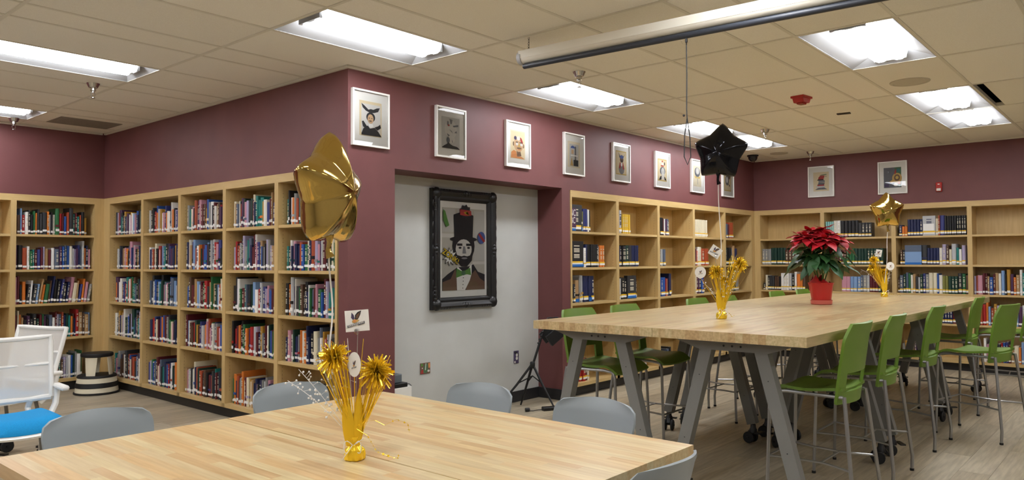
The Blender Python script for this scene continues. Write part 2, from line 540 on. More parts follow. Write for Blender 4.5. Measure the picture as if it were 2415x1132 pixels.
# ---- recessed fluorescent fixtures
FIXLAB = {
    (-1, 'a', 0): 'glowing recessed ceiling light over the outside corner of the maroon wall',
    (-1, 'a', 2): 'glowing recessed ceiling light behind the third and fourth white frames, by a sprinkler',
    (-1, 'a', 4): 'glowing recessed ceiling light just behind the black star balloon',
    (-1, 'a', 5): 'glowing recessed ceiling light right of black balloon, nearest the far corner',
    (0, 'b', -1): 'long glowing recessed ceiling light at upper left edge of the picture',
    (2, 'a', -1): 'glowing recessed ceiling light nearest the far left wall',
    (-3, 'b', 2): 'large glowing recessed ceiling light at upper right beside the round speaker',
    (-3, 'b', 4): 'nearer of the two paired ceiling lights at far right',
    (-3, 'b', 5): 'farther of the two paired ceiling lights at far right',
}
def troffer(k, c, i):
    (x0, x1), (y0, y1) = gx(i), gy(k, c)
    lab = FIXLAB.get((k, c, i))
    if not lab:
        row_ = {-1: 'picture wall row', -3: 'round speaker row', -5: 'row behind the photographer', 0: 'upper left row', 2: 'far left wall row'}[k]
        mates = sorted([f[2] for f in FIX if f[0] == k and f not in FIXLAB], reverse=True)
        lab = 'ceiling light out of view, %s in the %s from right' % (['first', 'second', 'third', 'fourth', 'fifth'][mates.index(i)], row_)
    t = thing('ceiling_light', lab, 'ceiling light', ((x0 + x1) / 2, (y0 + y1) / 2, H), 0, 'recessed fluorescent ceiling lights')
    hx, hy = (x1 - x0) / 2 - RW, (y1 - y0) / 2 - RW
    lx, ly, up = hx - .07, .125, .075
    mb = MB()
    o = [(-hx, -hy, 0), (hx, -hy, 0), (hx, hy, 0), (-hx, hy, 0)]
    n = [(-lx, -ly, up), (lx, -ly, up), (lx, ly, up), (-lx, ly, up)]
    mb.add(o + n, [(4, 7, 6, 5), (0, 4, 5, 1), (1, 5, 6, 2), (2, 6, 7, 3), (3, 7, 4, 0)])
    mb.box(-hx, hx, -hy - .001, -hy + .006, -.002, .0)
    mb.box(-hx, hx, hy - .006, hy + .001, -.002, .0)
    mb.build('reflector_pan', M_FIXDIM, t)
    # wrap lens: two rounded ridges
    prof = [(-ly, up - .005)]
    for q in range(6): prof.append((-ly * .5 - ly * .48 * math.cos(math.pi * q / 5), up - .015 - .062 * math.sin(math.pi * q / 5) ** .6))
    for q in range(1, 6): prof.append((ly * .5 - ly * .48 * math.cos(math.pi * q / 5), up - .015 - .062 * math.sin(math.pi * q / 5) ** .6))
    prof.append((ly, up - .005))
    MB().prism(prof, -lx + .02, lx - .02, 'x').build('lens', LENS, t)
    for sg in (-1, 1):
        MB().box(min(sg * lx, sg * (lx - .022)), max(sg * lx, sg * (lx - .022)), -ly * .9, ly * .9, up - .068, up).build('end_cap', M_FIXDIM, t)
for f in FIX: troffer(*f)

# ================================================================== BOOKCASES
HALF = .027
SHELF = [1.74, 1.356, .98, .595, .135]          # tops of the shelves, top row first
DEPTH = .32
def frame_of(case):
    return {'A': lambda p: ((0, p, 0), R(-90)), 'B': lambda p: ((p, LB, 0), 0.0),
            'C': lambda p: ((p, 0, 0), 0.0), 'D': lambda p: ((LC, p, 0), R(-90))}[case]
BAYS = {'A': [4.48, 3.60, 2.745, 1.86, .99, .135], 'B': [-1.77, -.91, -.075], 'C': [2.85, 3.75, 4.67, 5.59, 6.52, 7.45],
        'D': [-.065, -1.005, -1.94, -2.83, -3.75, -4.67]}
CASELAB = {
    'A': ['maple bookcase bay nearest the far left corner, behind the striped step stool', 'second maple bay from the far left corner on the long left wall',
          'middle maple bay of the five on the long left wall', 'fourth maple bay on the long left wall, left of the gold balloon',
          'maple bookcase bay behind the large gold balloon, next to the outside corner'],
    'B': ['empty maple bookcase bay cut off by the left edge of picture', 'maple bookcase bay on the far left wall, left of the step stool'],
    'C': ['maple bookcase bay beside the maroon pillar, behind the tall table', 'second maple bay from the pillar on the picture wall',
          'middle maple bay of the five right of the pillar', 'fourth maple bay from the pillar, behind the nearer tall table centrepiece',
          'maple bookcase bay in the far right corner of the picture wall'],
    'D': ['maple bay with empty top shelf, first on right wall from the corner', 'second maple bay from the corner on right wall, behind the poinsettia',
          'third maple bay on right wall, right of the gold star balloon', 'maple bay with two empty upper shelves at the right edge of picture',
          'maple bay of the right wall just outside the picture']}
def bookcase(case, i):
    b = BAYS[case]
    p0, p1 = b[i], b[i + 1]
    w = abs(p1 - p0)
    loc, rz = frame_of(case)(p0)
    t = thing('bookcase', CASELAB[case][i], 'bookcase', loc, rz, 'built in maple bookcases')
    l = HALF if not (case == 'C' and i == 0) else .012
    xl_, xr = 0, w
    sp = lambda a, bb: MB().box(a, bb, 0, DEPTH, .10, 2.10).build('side_panel', M_MAPLE, t)
    sp(0, HALF); sp(w - HALF, w)
    MB().box(HALF, w - HALF, DEPTH - .012, DEPTH, .10, 2.12).build('back_panel', M_MAPLE, t)
    MB().box(0, w, 0, DEPTH, 2.10, ZB).build('top_rail', M_MAPLEH, t)
    for z in SHELF[:4]:
        MB().box(HALF, w - HALF, .006, DEPTH - .012, z - .025, z).build('shelf', M_MAPLEH, t)
    MB().box(0, w, 0, DEPTH, .10, SHELF[4]).build('bottom_board', M_MAPLEH, t)
    MB().box(0, w, .055, .075, 0, .10).build('toe_kick', M_TOE, t)
    # shelf pin holes down the inner sides
    hb = MB()
    for z in [.25 + .032 * q for q in range(56)]:
        for yy in (.05, .27):
            hb.box(HALF - .001, HALF + .0004, yy - .0022, yy + .0022, z - .0022, z + .0022)
            hb.box(w - HALF - .0004, w - HALF + .001, yy - .0022, yy + .0022, z - .0022, z + .0022)
    h = hb.build('pin_holes', M_TOE, t); h['kind'] = 'stuff'
    if case == 'A' and i == 0:
        MB().box(-.14, 0, 0, .02, .10, ZB).box(-.14, 0, .055, .075, 0, .10, 1).build('corner_filler', [M_MAPLE, M_TOE], t)
    if case == 'B' and i == 1:
        MB().box(w, w + .075, 0, .02, .10, ZB).box(w, w + .13, .055, .075, 0, .10, 1).build('corner_filler', [M_MAPLE, M_TOE], t)
    if case == 'C' and i == 4:
        MB().box(w, w + .078, 0, .02, .10, ZB).box(w, w + .078, .055, .075, 0, .10, 1).build('corner_filler', [M_MAPLE, M_TOE], t)
    if case == 'D' and i == 0:
        MB().box(-.065, 0, 0, .02, .10, ZB).box(-.065, 0, .055, .075, 0, .10, 1).build('corner_filler', [M_MAPLE, M_TOE], t)
    return t
for cs in 'ABCD':
    for i in range(len(BAYS[cs]) - 1):
        bookcase(cs, i)

# ================================================================== BOOKS
BC = {  # spine colours
    'black': (26, 26, 29), 'charcoal': (50, 51, 54), 'navy': (30, 38, 78), 'indigo': (52, 58, 118), 'blue': (38, 82, 158), 'lightblue': (126, 158, 200),
    'slate': (86, 98, 118), 'teal': (30, 122, 116), 'aqua': (132, 188, 186), 'green': (44, 104, 62), 'darkgreen': (24, 58, 48), 'olive': (122, 122, 60),
    'lime': (132, 160, 60), 'maroon': (92, 28, 36), 'red': (164, 36, 36), 'rust': (166, 74, 44), 'orange': (214, 120, 44), 'salmon': (214, 130, 108),
    'pink': (196, 140, 156), 'plum': (76, 44, 76), 'lavender': (170, 160, 190), 'yellow': (222, 184, 58), 'mustard': (182, 136, 48), 'tan': (172, 138, 96),
    'brown': (88, 62, 46), 'cream': (222, 212, 184), 'ivory': (226, 222, 210), 'white': (236, 234, 230), 'grey': (142, 142, 140), 'silver': (182, 184, 186)}
for k, c in BC.items(): mat('book cloth ' + k, c, 0.42)
BM = lambda k: MATS['book cloth ' + k]
M_LAB = mat('white call number label', (238, 238, 236), 0.5)
M_YLAB = mat('yellow reference sticker', (236, 190, 40), 0.5)
M_BLAB = mat('blue reference sticker', (24, 104, 186), 0.5)
M_FOIL = mat('pale title lettering', (214, 206, 184), 0.5)
U_OUT = [(0, 1), (0, .05), (.22, .004), (.5, 0), (.78, .004), (1, .05), (1, 1), (.9, 1), (.9, .06), (.1, .06), (.1, 1)]
cover_me = MB()
cover_me.prism(U_OUT, 0, 1, 'z')
cover_me = cover_me.mesh('book', BM('black'))
page_me = MB().box(.1, .9, .06, .97, .012, .988).mesh('page_block', M_PAGES)
lab_me = MB().box(.06, .94, -.012, .03, .085, .175).mesh('spine_label', M_LAB)
ylab_me = MB().box(.05, .95, -.012, .03, .175, .235).mesh('sticker', M_YLAB)
blab_me = MB().box(.03, .97, -.013, .03, .03, .17).mesh('sticker', M_BLAB)
_tm = MB()
for q in range(9):
    if q not in (3, 7): _tm.box(.30, .70, -.010, .03, .36 + q * .055, .36 + q * .055 + .036)
title_me = _tm.mesh('title_lettering', M_FOIL)
band_me = MB().box(.0, 1.0, -.009, .04, .30, .38).mesh('spine_band', M_FOIL)

MIXC = ['navy', 'black', 'maroon', 'red', 'white', 'ivory', 'grey', 'charcoal', 'plum', 'blue', 'slate', 'teal', 'brown', 'cream', 'rust', 'silver', 'navy', 'black',
        'charcoal', 'white', 'maroon', 'darkgreen', 'tan', 'lightblue', 'lavender', 'orange', 'green', 'mustard', 'pink', 'indigo']
RB = random.Random(41)
def mix(n, wl=.012, wh=.034, hl=.20, hh=.27):
    out = []
    for _ in range(n):
        w = RB.uniform(wl, wh) if RB.random() < .85 else RB.uniform(wh, wh * 1.5)
        h = RB.uniform(hl, hh) if RB.random() < .86 else RB.uniform(hh, hh + .05)
        out.append((RB.choice(MIXC), w, h))
    return out
def many(c, n, w, h): return [(c, w, h)] * n
# compartments: case, bay, row -> (start fraction, list of (colour, width, height), label kind)
COMP = {}
def fill(case, bay, row, f0, items, lab='w', back=None):
    COMP[(case, bay, row)] = (f0, items, lab, back)
for bay in range(5):
    for rw in range(5):
        f0 = [.02, .03, .03, .04, .05][bay]
        n = [34, 34, 33, 31, 29][bay]
        if (bay, rw) == (0, 1): f0 = .10
        if (bay, rw) == (4, 4): n = 10
        fill('A', bay, rw, f0, mix(n), 'w')
for (rw, n) in ((0, 28), (1, 34), (2, 27), (3, 31), (4, 27)):
    fill('B', 1, rw, .0, mix(n, .014, .03), 'w')
fill('C', 0, 0, .0, [('charcoal', .22, .285), ('charcoal', .03, .28), ('olive', .018, .22), ('indigo', .03, .25), ('indigo', .03, .25), ('black', .02, .25), ('white', .032, .245), ('black', .018, .235)], 'r')
fill('C', 0, 1, .0, [('black', .25, .28), ('white', .05, .21), ('navy', .03, .245)] + many('black', 6, .032, .25) + [('grey', .03, .23), ('orange', .05, .24), ('orange', .05, .24)], 'r')
fill('C', 0, 2, .0, [('cream', .04, .23), ('black', .035, .20), ('charcoal', .035, .20), ('tan', .06, .24), ('grey', .035, .27), ('silver', .05, .29)] + many('navy', 4, .046, .28), 'r')
fill('C', 0, 4, .22, [('red', .05, .22), ('red', .05, .24), ('maroon', .04, .24), ('ivory', .02, .22)], 'r')
fill('C', 1, 0, .0, [('blue', .045, .27), ('blue', .04, .27), ('silver', .06, .27)] + many('yellow', 5, .03, .225), 'r')
fill('C', 1, 1, .0, [('navy', .03, .24), ('black', .03, .23), ('navy', .03, .24), ('charcoal', .04, .24), ('black', .035, .24), ('charcoal', .05, .24), ('darkgreen', .06, .25), ('charcoal', .06, .25)] + many('navy', 4, .034, .25), 'r')
fill('C', 1, 2, .0, [('navy', .03, .26), ('ivory', .035, .25), ('white', .02, .24), ('black', .04, .25), ('black', .05, .25), ('black', .05, .24), ('charcoal', .19, .27), ('black', .03, .23)], 'r')
fill('C', 1, 4, .5, [('ivory', .10, .05), ('white', .12, .06)], 'n')
fill('C', 2, 0, .0, [('charcoal', .03, .21), ('black', .05, .22), ('black', .04, .22), ('black', .04, .22), ('maroon', .03, .21), ('white', .02, .21), ('plum', .03, .2), ('slate', .03, .21), ('slate', .03, .2)], 'r')
fill('C', 2, 1, .0, [('brown', .05, .21), ('brown', .045, .21), ('grey', .03, .2), ('silver', .03, .21), ('slate', .04, .21), ('slate', .03, .21)], 'r')
fill('C', 2, 2, .0, many('blue', 5, .042, .235) + [('red', .02, .22), ('tan', .025, .21), ('maroon', .03, .22), ('navy', .05, .28)], 'r')
fill('C', 2, 3, .02, [('grey', .14, .24), ('slate', .05, .23), ('charcoal', .04, .24), ('maroon', .04, .22), ('white', .03, .2)], 'r')
fill('C', 2, 4, .0, [('black', .05, .12), ('black', .05, .12), ('yellow', .04, .1), ('blue', .05, .16), ('white', .05, .14), ('slate', .04, .18), ('black', .04, .2)], 'r')
fill('C', 3, 0, .0, [('navy', .02, .23), ('ivory', .02, .23)] + many('cream', 11, .036, .235), 'r')
fill('C', 3, 1, .0, [('plum', .05, .22), ('plum', .05, .22), ('maroon', .04, .22), ('salmon', .04, .2), ('ivory', .05, .25), ('cream', .05, .25), ('rust', .1, .23), ('rust', .1, .23)], 'r')
fill('C', 3, 2, .0, [('pink', .03, .24), ('ivory', .03, .23), ('darkgreen', .03, .23), ('cream', .03, .24), ('maroon', .05, .24), ('plum', .04, .24), ('black', .05, .24), ('blue', .05, .22), ('maroon', .04, .22)], 'r')
fill('C', 3, 4, .05, [('black', .05, .2), ('white', .05, .18), ('charcoal', .05, .22), ('yellow', .03, .16), ('navy', .05, .2)], 'r')
fill('C', 4, 0, .02, [('red', .04, .24), ('red', .04, .24), ('slate', .05, .2), ('slate', .04, .21), ('maroon', .02, .2), ('rust', .08, .23), ('rust', .07, .23)], 'r')
fill('C', 4, 1, .02, [('teal', .06, .25), ('teal', .05, .25), ('black', .07, .24), ('black', .06, .25), ('slate', .05, .24), ('tan', .07, .28), ('navy', .07, .24)], 'r')
fill('C', 4, 2, .08, [('green', .05, .22)] + many('darkgreen', 5, .06, .22) + many('grey', 2, .05, .23), 'r')
fill('C', 4, 4, .3, [('lime', .06, .22), ('lime', .05, .22), ('teal', .06, .2), ('lightblue', .05, .2), ('ivory', .05, .2), ('black', .05, .2)], 'r')
fill('D', 0, 1, .0, many('grey', 3, .045, .235) + many('darkgreen', 5, .042, .25) + many('brown', 6, .045, .22) + many('black', 4, .03, .22), 'r')
fill('D', 0, 2, .02, [('black', .03, .1), ('cream', .03, .22)] + many('charcoal', 3, .032, .21) + many('brown', 2, .03, .2) + [('black', .03, .2)] + many('white', 3, .04, .25) + [('silver', .035, .25), ('black', .04, .23), ('white', .03, .27), ('orange', .05, .24), ('orange', .03, .24), ('brown', .04, .23)], 'r')
fill('D', 1, 0, .0, many('aqua', 4, .026, .23) + [('ivory', .045, .24), ('white', .05, .24)] + many('black', 5, .046, .235) + many('charcoal', 4, .042, .20), 'r')
fill('D', 1, 1, .10, many('maroon', 6, .03, .21) + many('green', 3, .035, .23) + many('darkgreen', 9, .04, .225), 'r')
fill('D', 1, 2, .24, [('pink', .06, .21), ('pink', .05, .21)] + many('lightblue', 3, .045, .21) + [('slate', .03, .23), ('grey', .05, .23), ('silver', .03, .23)] + many('maroon', 3, .035, .24) + [('darkgreen', .03, .23), ('silver', .21, .25), ('brown', .03, .22), ('charcoal', .03, .21)], 'r')
fill('D', 2, 0, .03, [('navy', .04, .15), ('orange', .03, .13), ('orange', .03, .13)] + many('navy', 5, .035, .22) + [('silver', .15, .26), ('cream', .03, .22), ('rust', .02, .26), ('indigo', .05, .26)] + many('black', 10, .026, .25) + [('maroon', .025, .27), ('brown', .03, .22), ('tan', .015, .16)], 'r')
fill('D', 2, 1, .04, [('brown', .03, .2), ('black', .03, .2), ('slate', .20, .26), ('charcoal', .06, .26)] + many('navy', 4, .034, .22) + [('ivory', .035, .22), ('lavender', .04, .265), ('brown', .03, .25), ('cream', .03, .2), ('silver', .05, .27), ('teal', .03, .22), ('white', .03, .2), ('lavender', .04, .25), ('brown', .03, .24), ('grey', .04, .25)], 'r')
fill('D', 2, 2, .0, [('brown', .025, .2), ('slate', .04, .235), ('darkgreen', .03, .25), ('slate', .03, .27), ('green', .025, .26), ('ivory', .03, .24), ('tan', .03, .25), ('charcoal', .03, .22), ('silver', .02, .21), ('darkgreen', .03, .25), ('indigo', .03, .26), ('grey', .04, .25), ('cream', .045, .27), ('cream', .045, .27), ('blue', .02, .26), ('ivory', .04, .24), ('olive', .032, .23), ('olive', .032, .23)] + many('darkgreen', 3, .034, .225) + [('charcoal', .045, .265), ('green', .04, .26), ('brown', .03, .24)], 'r')
fill('D', 2, 3, .10, [('charcoal', .05, .18), ('silver', .04, .16), ('black', .04, .17), ('charcoal', .05, .18), ('brown', .05, .18), ('charcoal', .05, .18), ('grey', .05, .16)] + many('navy', 7, .03, .22) + [('maroon', .05, .24)], 'r')
fill('D', 2, 4, .03, [('grey', .03, .16)] + many('mustard', 3, .035, .2) + [('plum', .03, .2), ('navy', .03, .21), ('slate', .04, .23), ('navy', .03, .21)], 'n', .12)
fill('D', 3, 2, .0, mix(30, .018, .036, .21, .27), 'w')
fill('D', 3, 3, .02, mix(18, .02, .04, .2, .27), 'w')
fill('D', 3, 4, .10, mix(15, .02, .035, .2, .26), 'w', .06)
fill('D', 4, 2, .0, mix(26, .018, .036, .21, .27), 'w')
fill('D', 4, 3, .0, mix(26, .018, .036, .21, .27), 'w')

def project(p):
    d = Vector(p) - CAM
    z = d.dot(_fw)
    if z < .1: return None
    return (IW / 2 + FPX * d.dot(_r2) / z, IH / 2 - FPX * d.dot(_u2) / z, z)
books = []
FACED = {('C', 0, 0, 0), ('C', 0, 1, 0), ('C', 1, 2, 6), ('C', 2, 3, 0), ('D', 1, 2, 12), ('D', 2, 0, 8), ('D', 2, 1, 2)}
for (case, bay, rw), (f0, items, lab, back) in COMP.items():
    b = BAYS[case]
    w = abs(b[bay + 1] - b[bay]) - 2 * HALF
    loc, rz = frame_of(case)(b[bay])
    x = HALF + .004 + f0 * w
    rot = Matrix.Rotation(rz, 3, 'Z')
    lean_row = (case == 'B' and rw == 2)
    for n, (c, bw, bh) in enumerate(items):
        if x + bw > HALF + w - .004: break
        d = min(.27, max(.14, bh * RB.uniform(.66, .8)))
        set_back = (back if back else (.045 if case in 'AB' else .035)) + RB.uniform(0, .022)
        if (case, bay, rw, n) in FACED: d = .05
        lean = R(RB.uniform(4, 9)) if lean_row and n > 3 else 0.0
        lx = x + (math.sin(lean) * 0)
        lp = Vector((lx, set_back, SHELF[rw] + .0008))
        wp = Vector(loc) + rot @ lp
        mid = wp + rot @ Vector((bw / 2, 0, bh / 2))
        pr = project(mid)
        vis = 0
        if pr and -20 < pr[0] < IW + 20 and 0 < pr[1] < IH:
            nrm = rot @ Vector((0, -1, 0))
            vd = (CAM - mid).normalized()
            vis = (bw * bh * max(.05, nrm.dot(vd)) + .15 * d * bh * abs((rot @ Vector((1, 0, 0))).dot(vd))) / pr[2] ** 2
            if rw >= 3 and case == 'C' and pr[1] < 905 and pr[0] > 1640: vis = 0
            if rw >= 3 and case == 'D' and bay < 2: vis = 0
            if case == 'A' and bay == 4 and rw == 4: vis = 0
            if case == 'B' and (rw == 4 and n < 15): vis = 0
        books.append(dict(case=case, bay=bay, row=rw, n=n, c=c, w=bw, h=bh, d=d, p=wp, rz=rz, lean=lean, lab=lab, vis=vis))
        x += bw + RB.uniform(.0005, .0025) + (bh * math.tan(lean) * .12 if lean else 0)
books.sort(key=lambda q: -q['vis'])
ORD = ['first', 'second', 'third', 'fourth', 'fifth', 'sixth', 'seventh', 'eighth', 'ninth', 'tenth']
def nth(n):
    n += 1
    return ORD[n - 1] if n <= 10 else '%d%s' % (n, 'th' if 10 < n % 100 < 14 else {1: 'st', 2: 'nd', 3: 'rd'}.get(n % 10, 'th'))
ROWN = ['top', 'second', 'third', 'fourth', 'bottom']
CASEN = {'A': 'long left bookcase', 'B': 'far left bookcase', 'C': 'picture wall bookcase', 'D': 'right wall bookcase'}
CNAME = {'charcoal': 'dark grey', 'darkgreen': 'dark green', 'lightblue': 'pale blue', 'slate': 'slate blue', 'aqua': 'pale teal', 'indigo': 'violet blue', 'rust': 'rust red'}
nind = 0
stuffmb = MB(); stuffm = []
def slot(m):
    if m not in stuffm: stuffm.append(m)
    return stuffm.index(m)
for b in books:
    rotm = Matrix.Translation(b['p']) @ Matrix.Rotation(b['rz'], 4, 'Z') @ Matrix.Rotation(b['lean'], 4, 'Y')
    hashv = (b['n'] * 7 + b['row'] * 3 + b['bay'] * 5) % 10
    if nind < 300 and b['vis'] > 0:
        nind += 1
        o = link('book', cover_me, None, b['p'], (0, b['lean'], b['rz']), (b['w'], b['d'], b['h']), BM(b['c']))
        o.rotation_euler = (rotm.to_3x3()).to_euler()
        size = ('tall ' if b['h'] > .262 else 'short ' if b['h'] < .19 else '') + ('thick ' if b['w'] > .045 else 'thin ' if b['w'] < .02 else '')
        bayn = '' if b['case'] == 'B' else (nth(b['bay']) + ' bay of ')
        cn = CNAME.get(b['c'], b['c'])
        tag(o, '%s%s book, %s from left, %s shelf, %s%s' % (size if len(cn.split()) == 1 or len(size.split()) < 2 else size.split()[0] + ' ', cn, nth(b['n']), ROWN[b['row']], bayn, CASEN[b['case']]),
            'book', 'books on the maple bookcases')
        link('page_block', page_me, o)
        if b['lab'] != 'n':
            if b['lab'] == 'r' and hashv in (2, 7): link('sticker', blab_me, o)
            else: link('spine_label', lab_me, o, (0, 0, (.0, .03, .0, .05, .015)[(b['n'] * 3 + b['row']) % 5] if b['lab'] == 'w' else 0))
            if b['lab'] == 'r' and hashv not in (2, 7): link('sticker', ylab_me, o)
        if b['w'] > .016:
            if hashv % 3 == 0: link('title_lettering', title_me, o, m=(M_FOIL if b['c'] not in ('cream', 'ivory', 'white', 'silver', 'yellow') else BM('navy')))
            elif hashv % 3 == 1: link('spine_band', band_me, o, m=BM(MIXC[(b['n'] * 5 + b['row']) % len(MIXC)]))
        b['o'] = o
    else:
        S = Matrix.Diagonal((b['w'], b['d'], b['h'], 1))
        def put(me, m):
            stuffmb.add([rotm @ S @ v.co for v in me.vertices], [tuple(p.vertices) for p in me.polygons], slot(m))
        put(cover_me, BM(b['c'])); put(page_me, M_PAGES)
        if b['lab'] != 'n':
            put(lab_me, M_LAB)
            if b['lab'] == 'r': put(ylab_me, M_YLAB)
        if b['w'] > .018 and hashv % 3 == 0: put(title_me, M_FOIL)
o = stuffmb.build('remaining_books', stuffm)
tag(o, 'the many smaller and farther books filling the maple shelves', 'books', None, 'stuff')

# printing on the large volumes that stand cover out
def cover_print(key, shapes):
    for b in books:
        if (b['case'], b['bay'], b['row'], b['n']) == key and 'o' in b:
            for nm, m, poly in shapes:
                mb = MB(); mb.prism(poly, -.03, -.012, 'y')
                mb.build(nm, m, b['o'])
            return b['o']
    return None
rect = lambda a, b, c, d: [(a, c), (b, c), (b, d), (a, d)]
ob = cover_print(('C', 0, 0, 0), [('cover_panel', BM('plum'), rect(.02, .52, .14, .86)), ('cover_stripe', M_BLAB, rect(.0, .5, .03, .11))])
if ob:
    for txt, zz in (('NC', .68), ('BC', .40)):
        link('title_lettering', textmesh(txt, 1.0, M_LAB, 'title_lettering'), ob, (.27, -.033, zz), (R(90), 0, 0), (.30, .34, 1))
cover_print(('C', 0, 1, 0), [('cover_stripe', M_BLAB, rect(.0, 1, .03, .12))])
cover_print(('C', 1, 2, 6), [('cover_stripe', M_BLAB, rect(.0, 1, .03, .13))])
cover_print(('D', 2, 1, 2), [('cover_panel', BM('lightblue'), rect(.0, 1, .12, .66)), ('cover_stripe', M_BLAB, rect(.0, 1, .01, .10))])
cover_print(('D', 2, 0, 8), [('cover_panel', M_LAB, rect(.05, .9, .25, .6)), ('cover_stripe', M_YLAB, rect(.0, 1, .16, .22))])
cover_print(('D', 1, 2, 12), [('cover_stripe', M_YLAB, rect(.0, 1, .12, .17))])
cover_print(('C', 3, 1, 6), [('cover_stripe', M_LAB, rect(.0, 1, .04, .16))])

# ================================================================== TABLES
def stave_top(t, L, W, z0, z1, seed, m):
    """butcher block top: a core slab and its glued staves"""
    top = MB().box(-L / 2 + .003, L / 2 - .003, -W / 2 + .003, W / 2 - .003, z0 + .002, z1 - .002).build('tabletop', m, t)
    rr = random.Random(seed)
    n = 21
    w = W / n
    cache = {}
    for k in range(n):
        x = -L / 2
        first = True
        while x < L / 2 - .001:
            ln = rr.choice([.32, .44, .56, .68, .8])
            if first: ln = rr.choice([.14, .26, .38, .5, .62]); first = False
            if L / 2 - (x + ln) < .14: ln = L / 2 - x
            key = round(ln, 4)
            if key not in cache:
                cache[key] = MB().box(0, key, 0, w - .00012, z0, z1).mesh('stave', m)
            link('stave', cache[key], top, (x, -W / 2 + k * w, 0))
            x += ln
    return top
wheel_me = MB().lathe([(.012, -.012), (.04, -.012), (.045, -.007), (.045, .007), (.04, .012), (.012, .012)], 18, (0, 0, 0), axis='x').mesh('wheel', M_RUBBER, True)
def caster(t, x, y, z, sc=1.0, ang=0.0):
    c = MB()
    c.lathe([(.012, z), (.02, z - .004), (.022, z - .03), (.03, z - .045), (.032, z - .07)], 12, (0, 0, 0))
    c.prism([(-.012, z - .05), (.03, z - .05), (.05, z - .085), (.03, z - .1), (-.01, z - .085)], -.014, .014, 'x')
    c.box(-.05, .05, .018, .032, .042, .052)
    c.box(-.055, .055, -.075, -.04, .085, .095)
    o = c.build('caster', M_BLACK, t, True, (x, y, 0), ang)
    for sg in (-1, 1):
        link('wheel', wheel_me, o, (sg * .030, .022, .0455))
    return o
def work_table(name, label, cat, loc, rz, L, W, ht, th, m, seed, castered=True, group=None, fx=.775, wide=1.0):
    t = thing(name, label, cat, loc, rz, group)
    stave_top(t, L, W, ht - th, ht, seed, m)
    zc = ht - th
    zb = .15 if castered else .0
    for sx in (-1, 1):
        x = sx * fx
        a = .36 * wide
        pl = MB()
        pl.prism([(-a, zc - .001), (-a, zc - .012), (-.21 * wide, zc - .062), (.21 * wide, zc - .062), (a, zc - .012), (a, zc - .001)], x - .034, x + .034, 'x')
        p = pl.build('frame_plate', M_STEELG, t)
        for hy in (-.052, 0, .052):
            MB().lathe([(.0065, -.036), (.0065, .036)], 10, (x, hy, zc - .033), axis='x').build('bolt_hole', M_BLACK, p)
        for sy in (-1, 1):
            top = Vector((x, sy * .165 * wide, zc - .045)); bot = Vector((x, sy * .368 * wide, zb))
            lg = MB().bar(top, bot, .062, .074, up=(0, 1, 0)).build('leg', M_STEELG, t)
            for f in (.22, .72):
                q = top.lerp(bot, f)
                MB().lathe([(.003, -.0335), (.003, .0335)], 8, (x, q.y, q.z), axis='x').build('screw_hole', M_BLACK, lg)
            if castered: caster(t, x, sy * .368 * wide, zb, ang=.4 * sx + (seed % 5) * .5 + sy)
            else: MB().lathe([(.02, 0), (.02, .012)], 10, (x, bot.y, 0)).build('foot', M_BLACK, t)
    MB().box(-fx, fx, -.02, .02, zc - .05, zc - .012).build('crossbeam', M_STEELG, t)
    return t
TL = [('tall butcher block table at near left, beside the nearest green stools', 0, 0), ('tall butcher block table at near right, before the right hand stools', 0, 1),
      ('tall butcher block table in the middle on the bookcase side', 1, 0), ('tall butcher block table in the middle on the right hand side', 1, 1),
      ('farthest tall butcher block table on the bookcase side', 2, 0), ('farthest tall butcher block table at right, under the gold star balloon', 2, 1)]
for n, (lab, i, j) in enumerate(TL):
    cx = .51 + .915 + i * 1.832
    cy = [-1.868, -2.798][j]
    work_table('tall_work_table', lab, 'table', (cx, cy, 0), 0, 1.83, .928, 1.02, .055, M_STAVE2, 11 + n, True, 'tall tables pushed together', wide=1.0)
work_table('work_table', 'low butcher block table at front left, under the blue chairs', 'table', (-2.254, -2.45, 0), R(90), 1.80, .880, .74, .048, M_STAVE, 31, False, 'low tables pushed together', .74)
work_table('work_table', 'low butcher block table at front right, its corner nearest the tall table', 'table', (-1.368, -2.45, 0), R(90), 1.80, .880, .74, .048, M_STAVE, 37, False, 'low tables pushed together', .74)

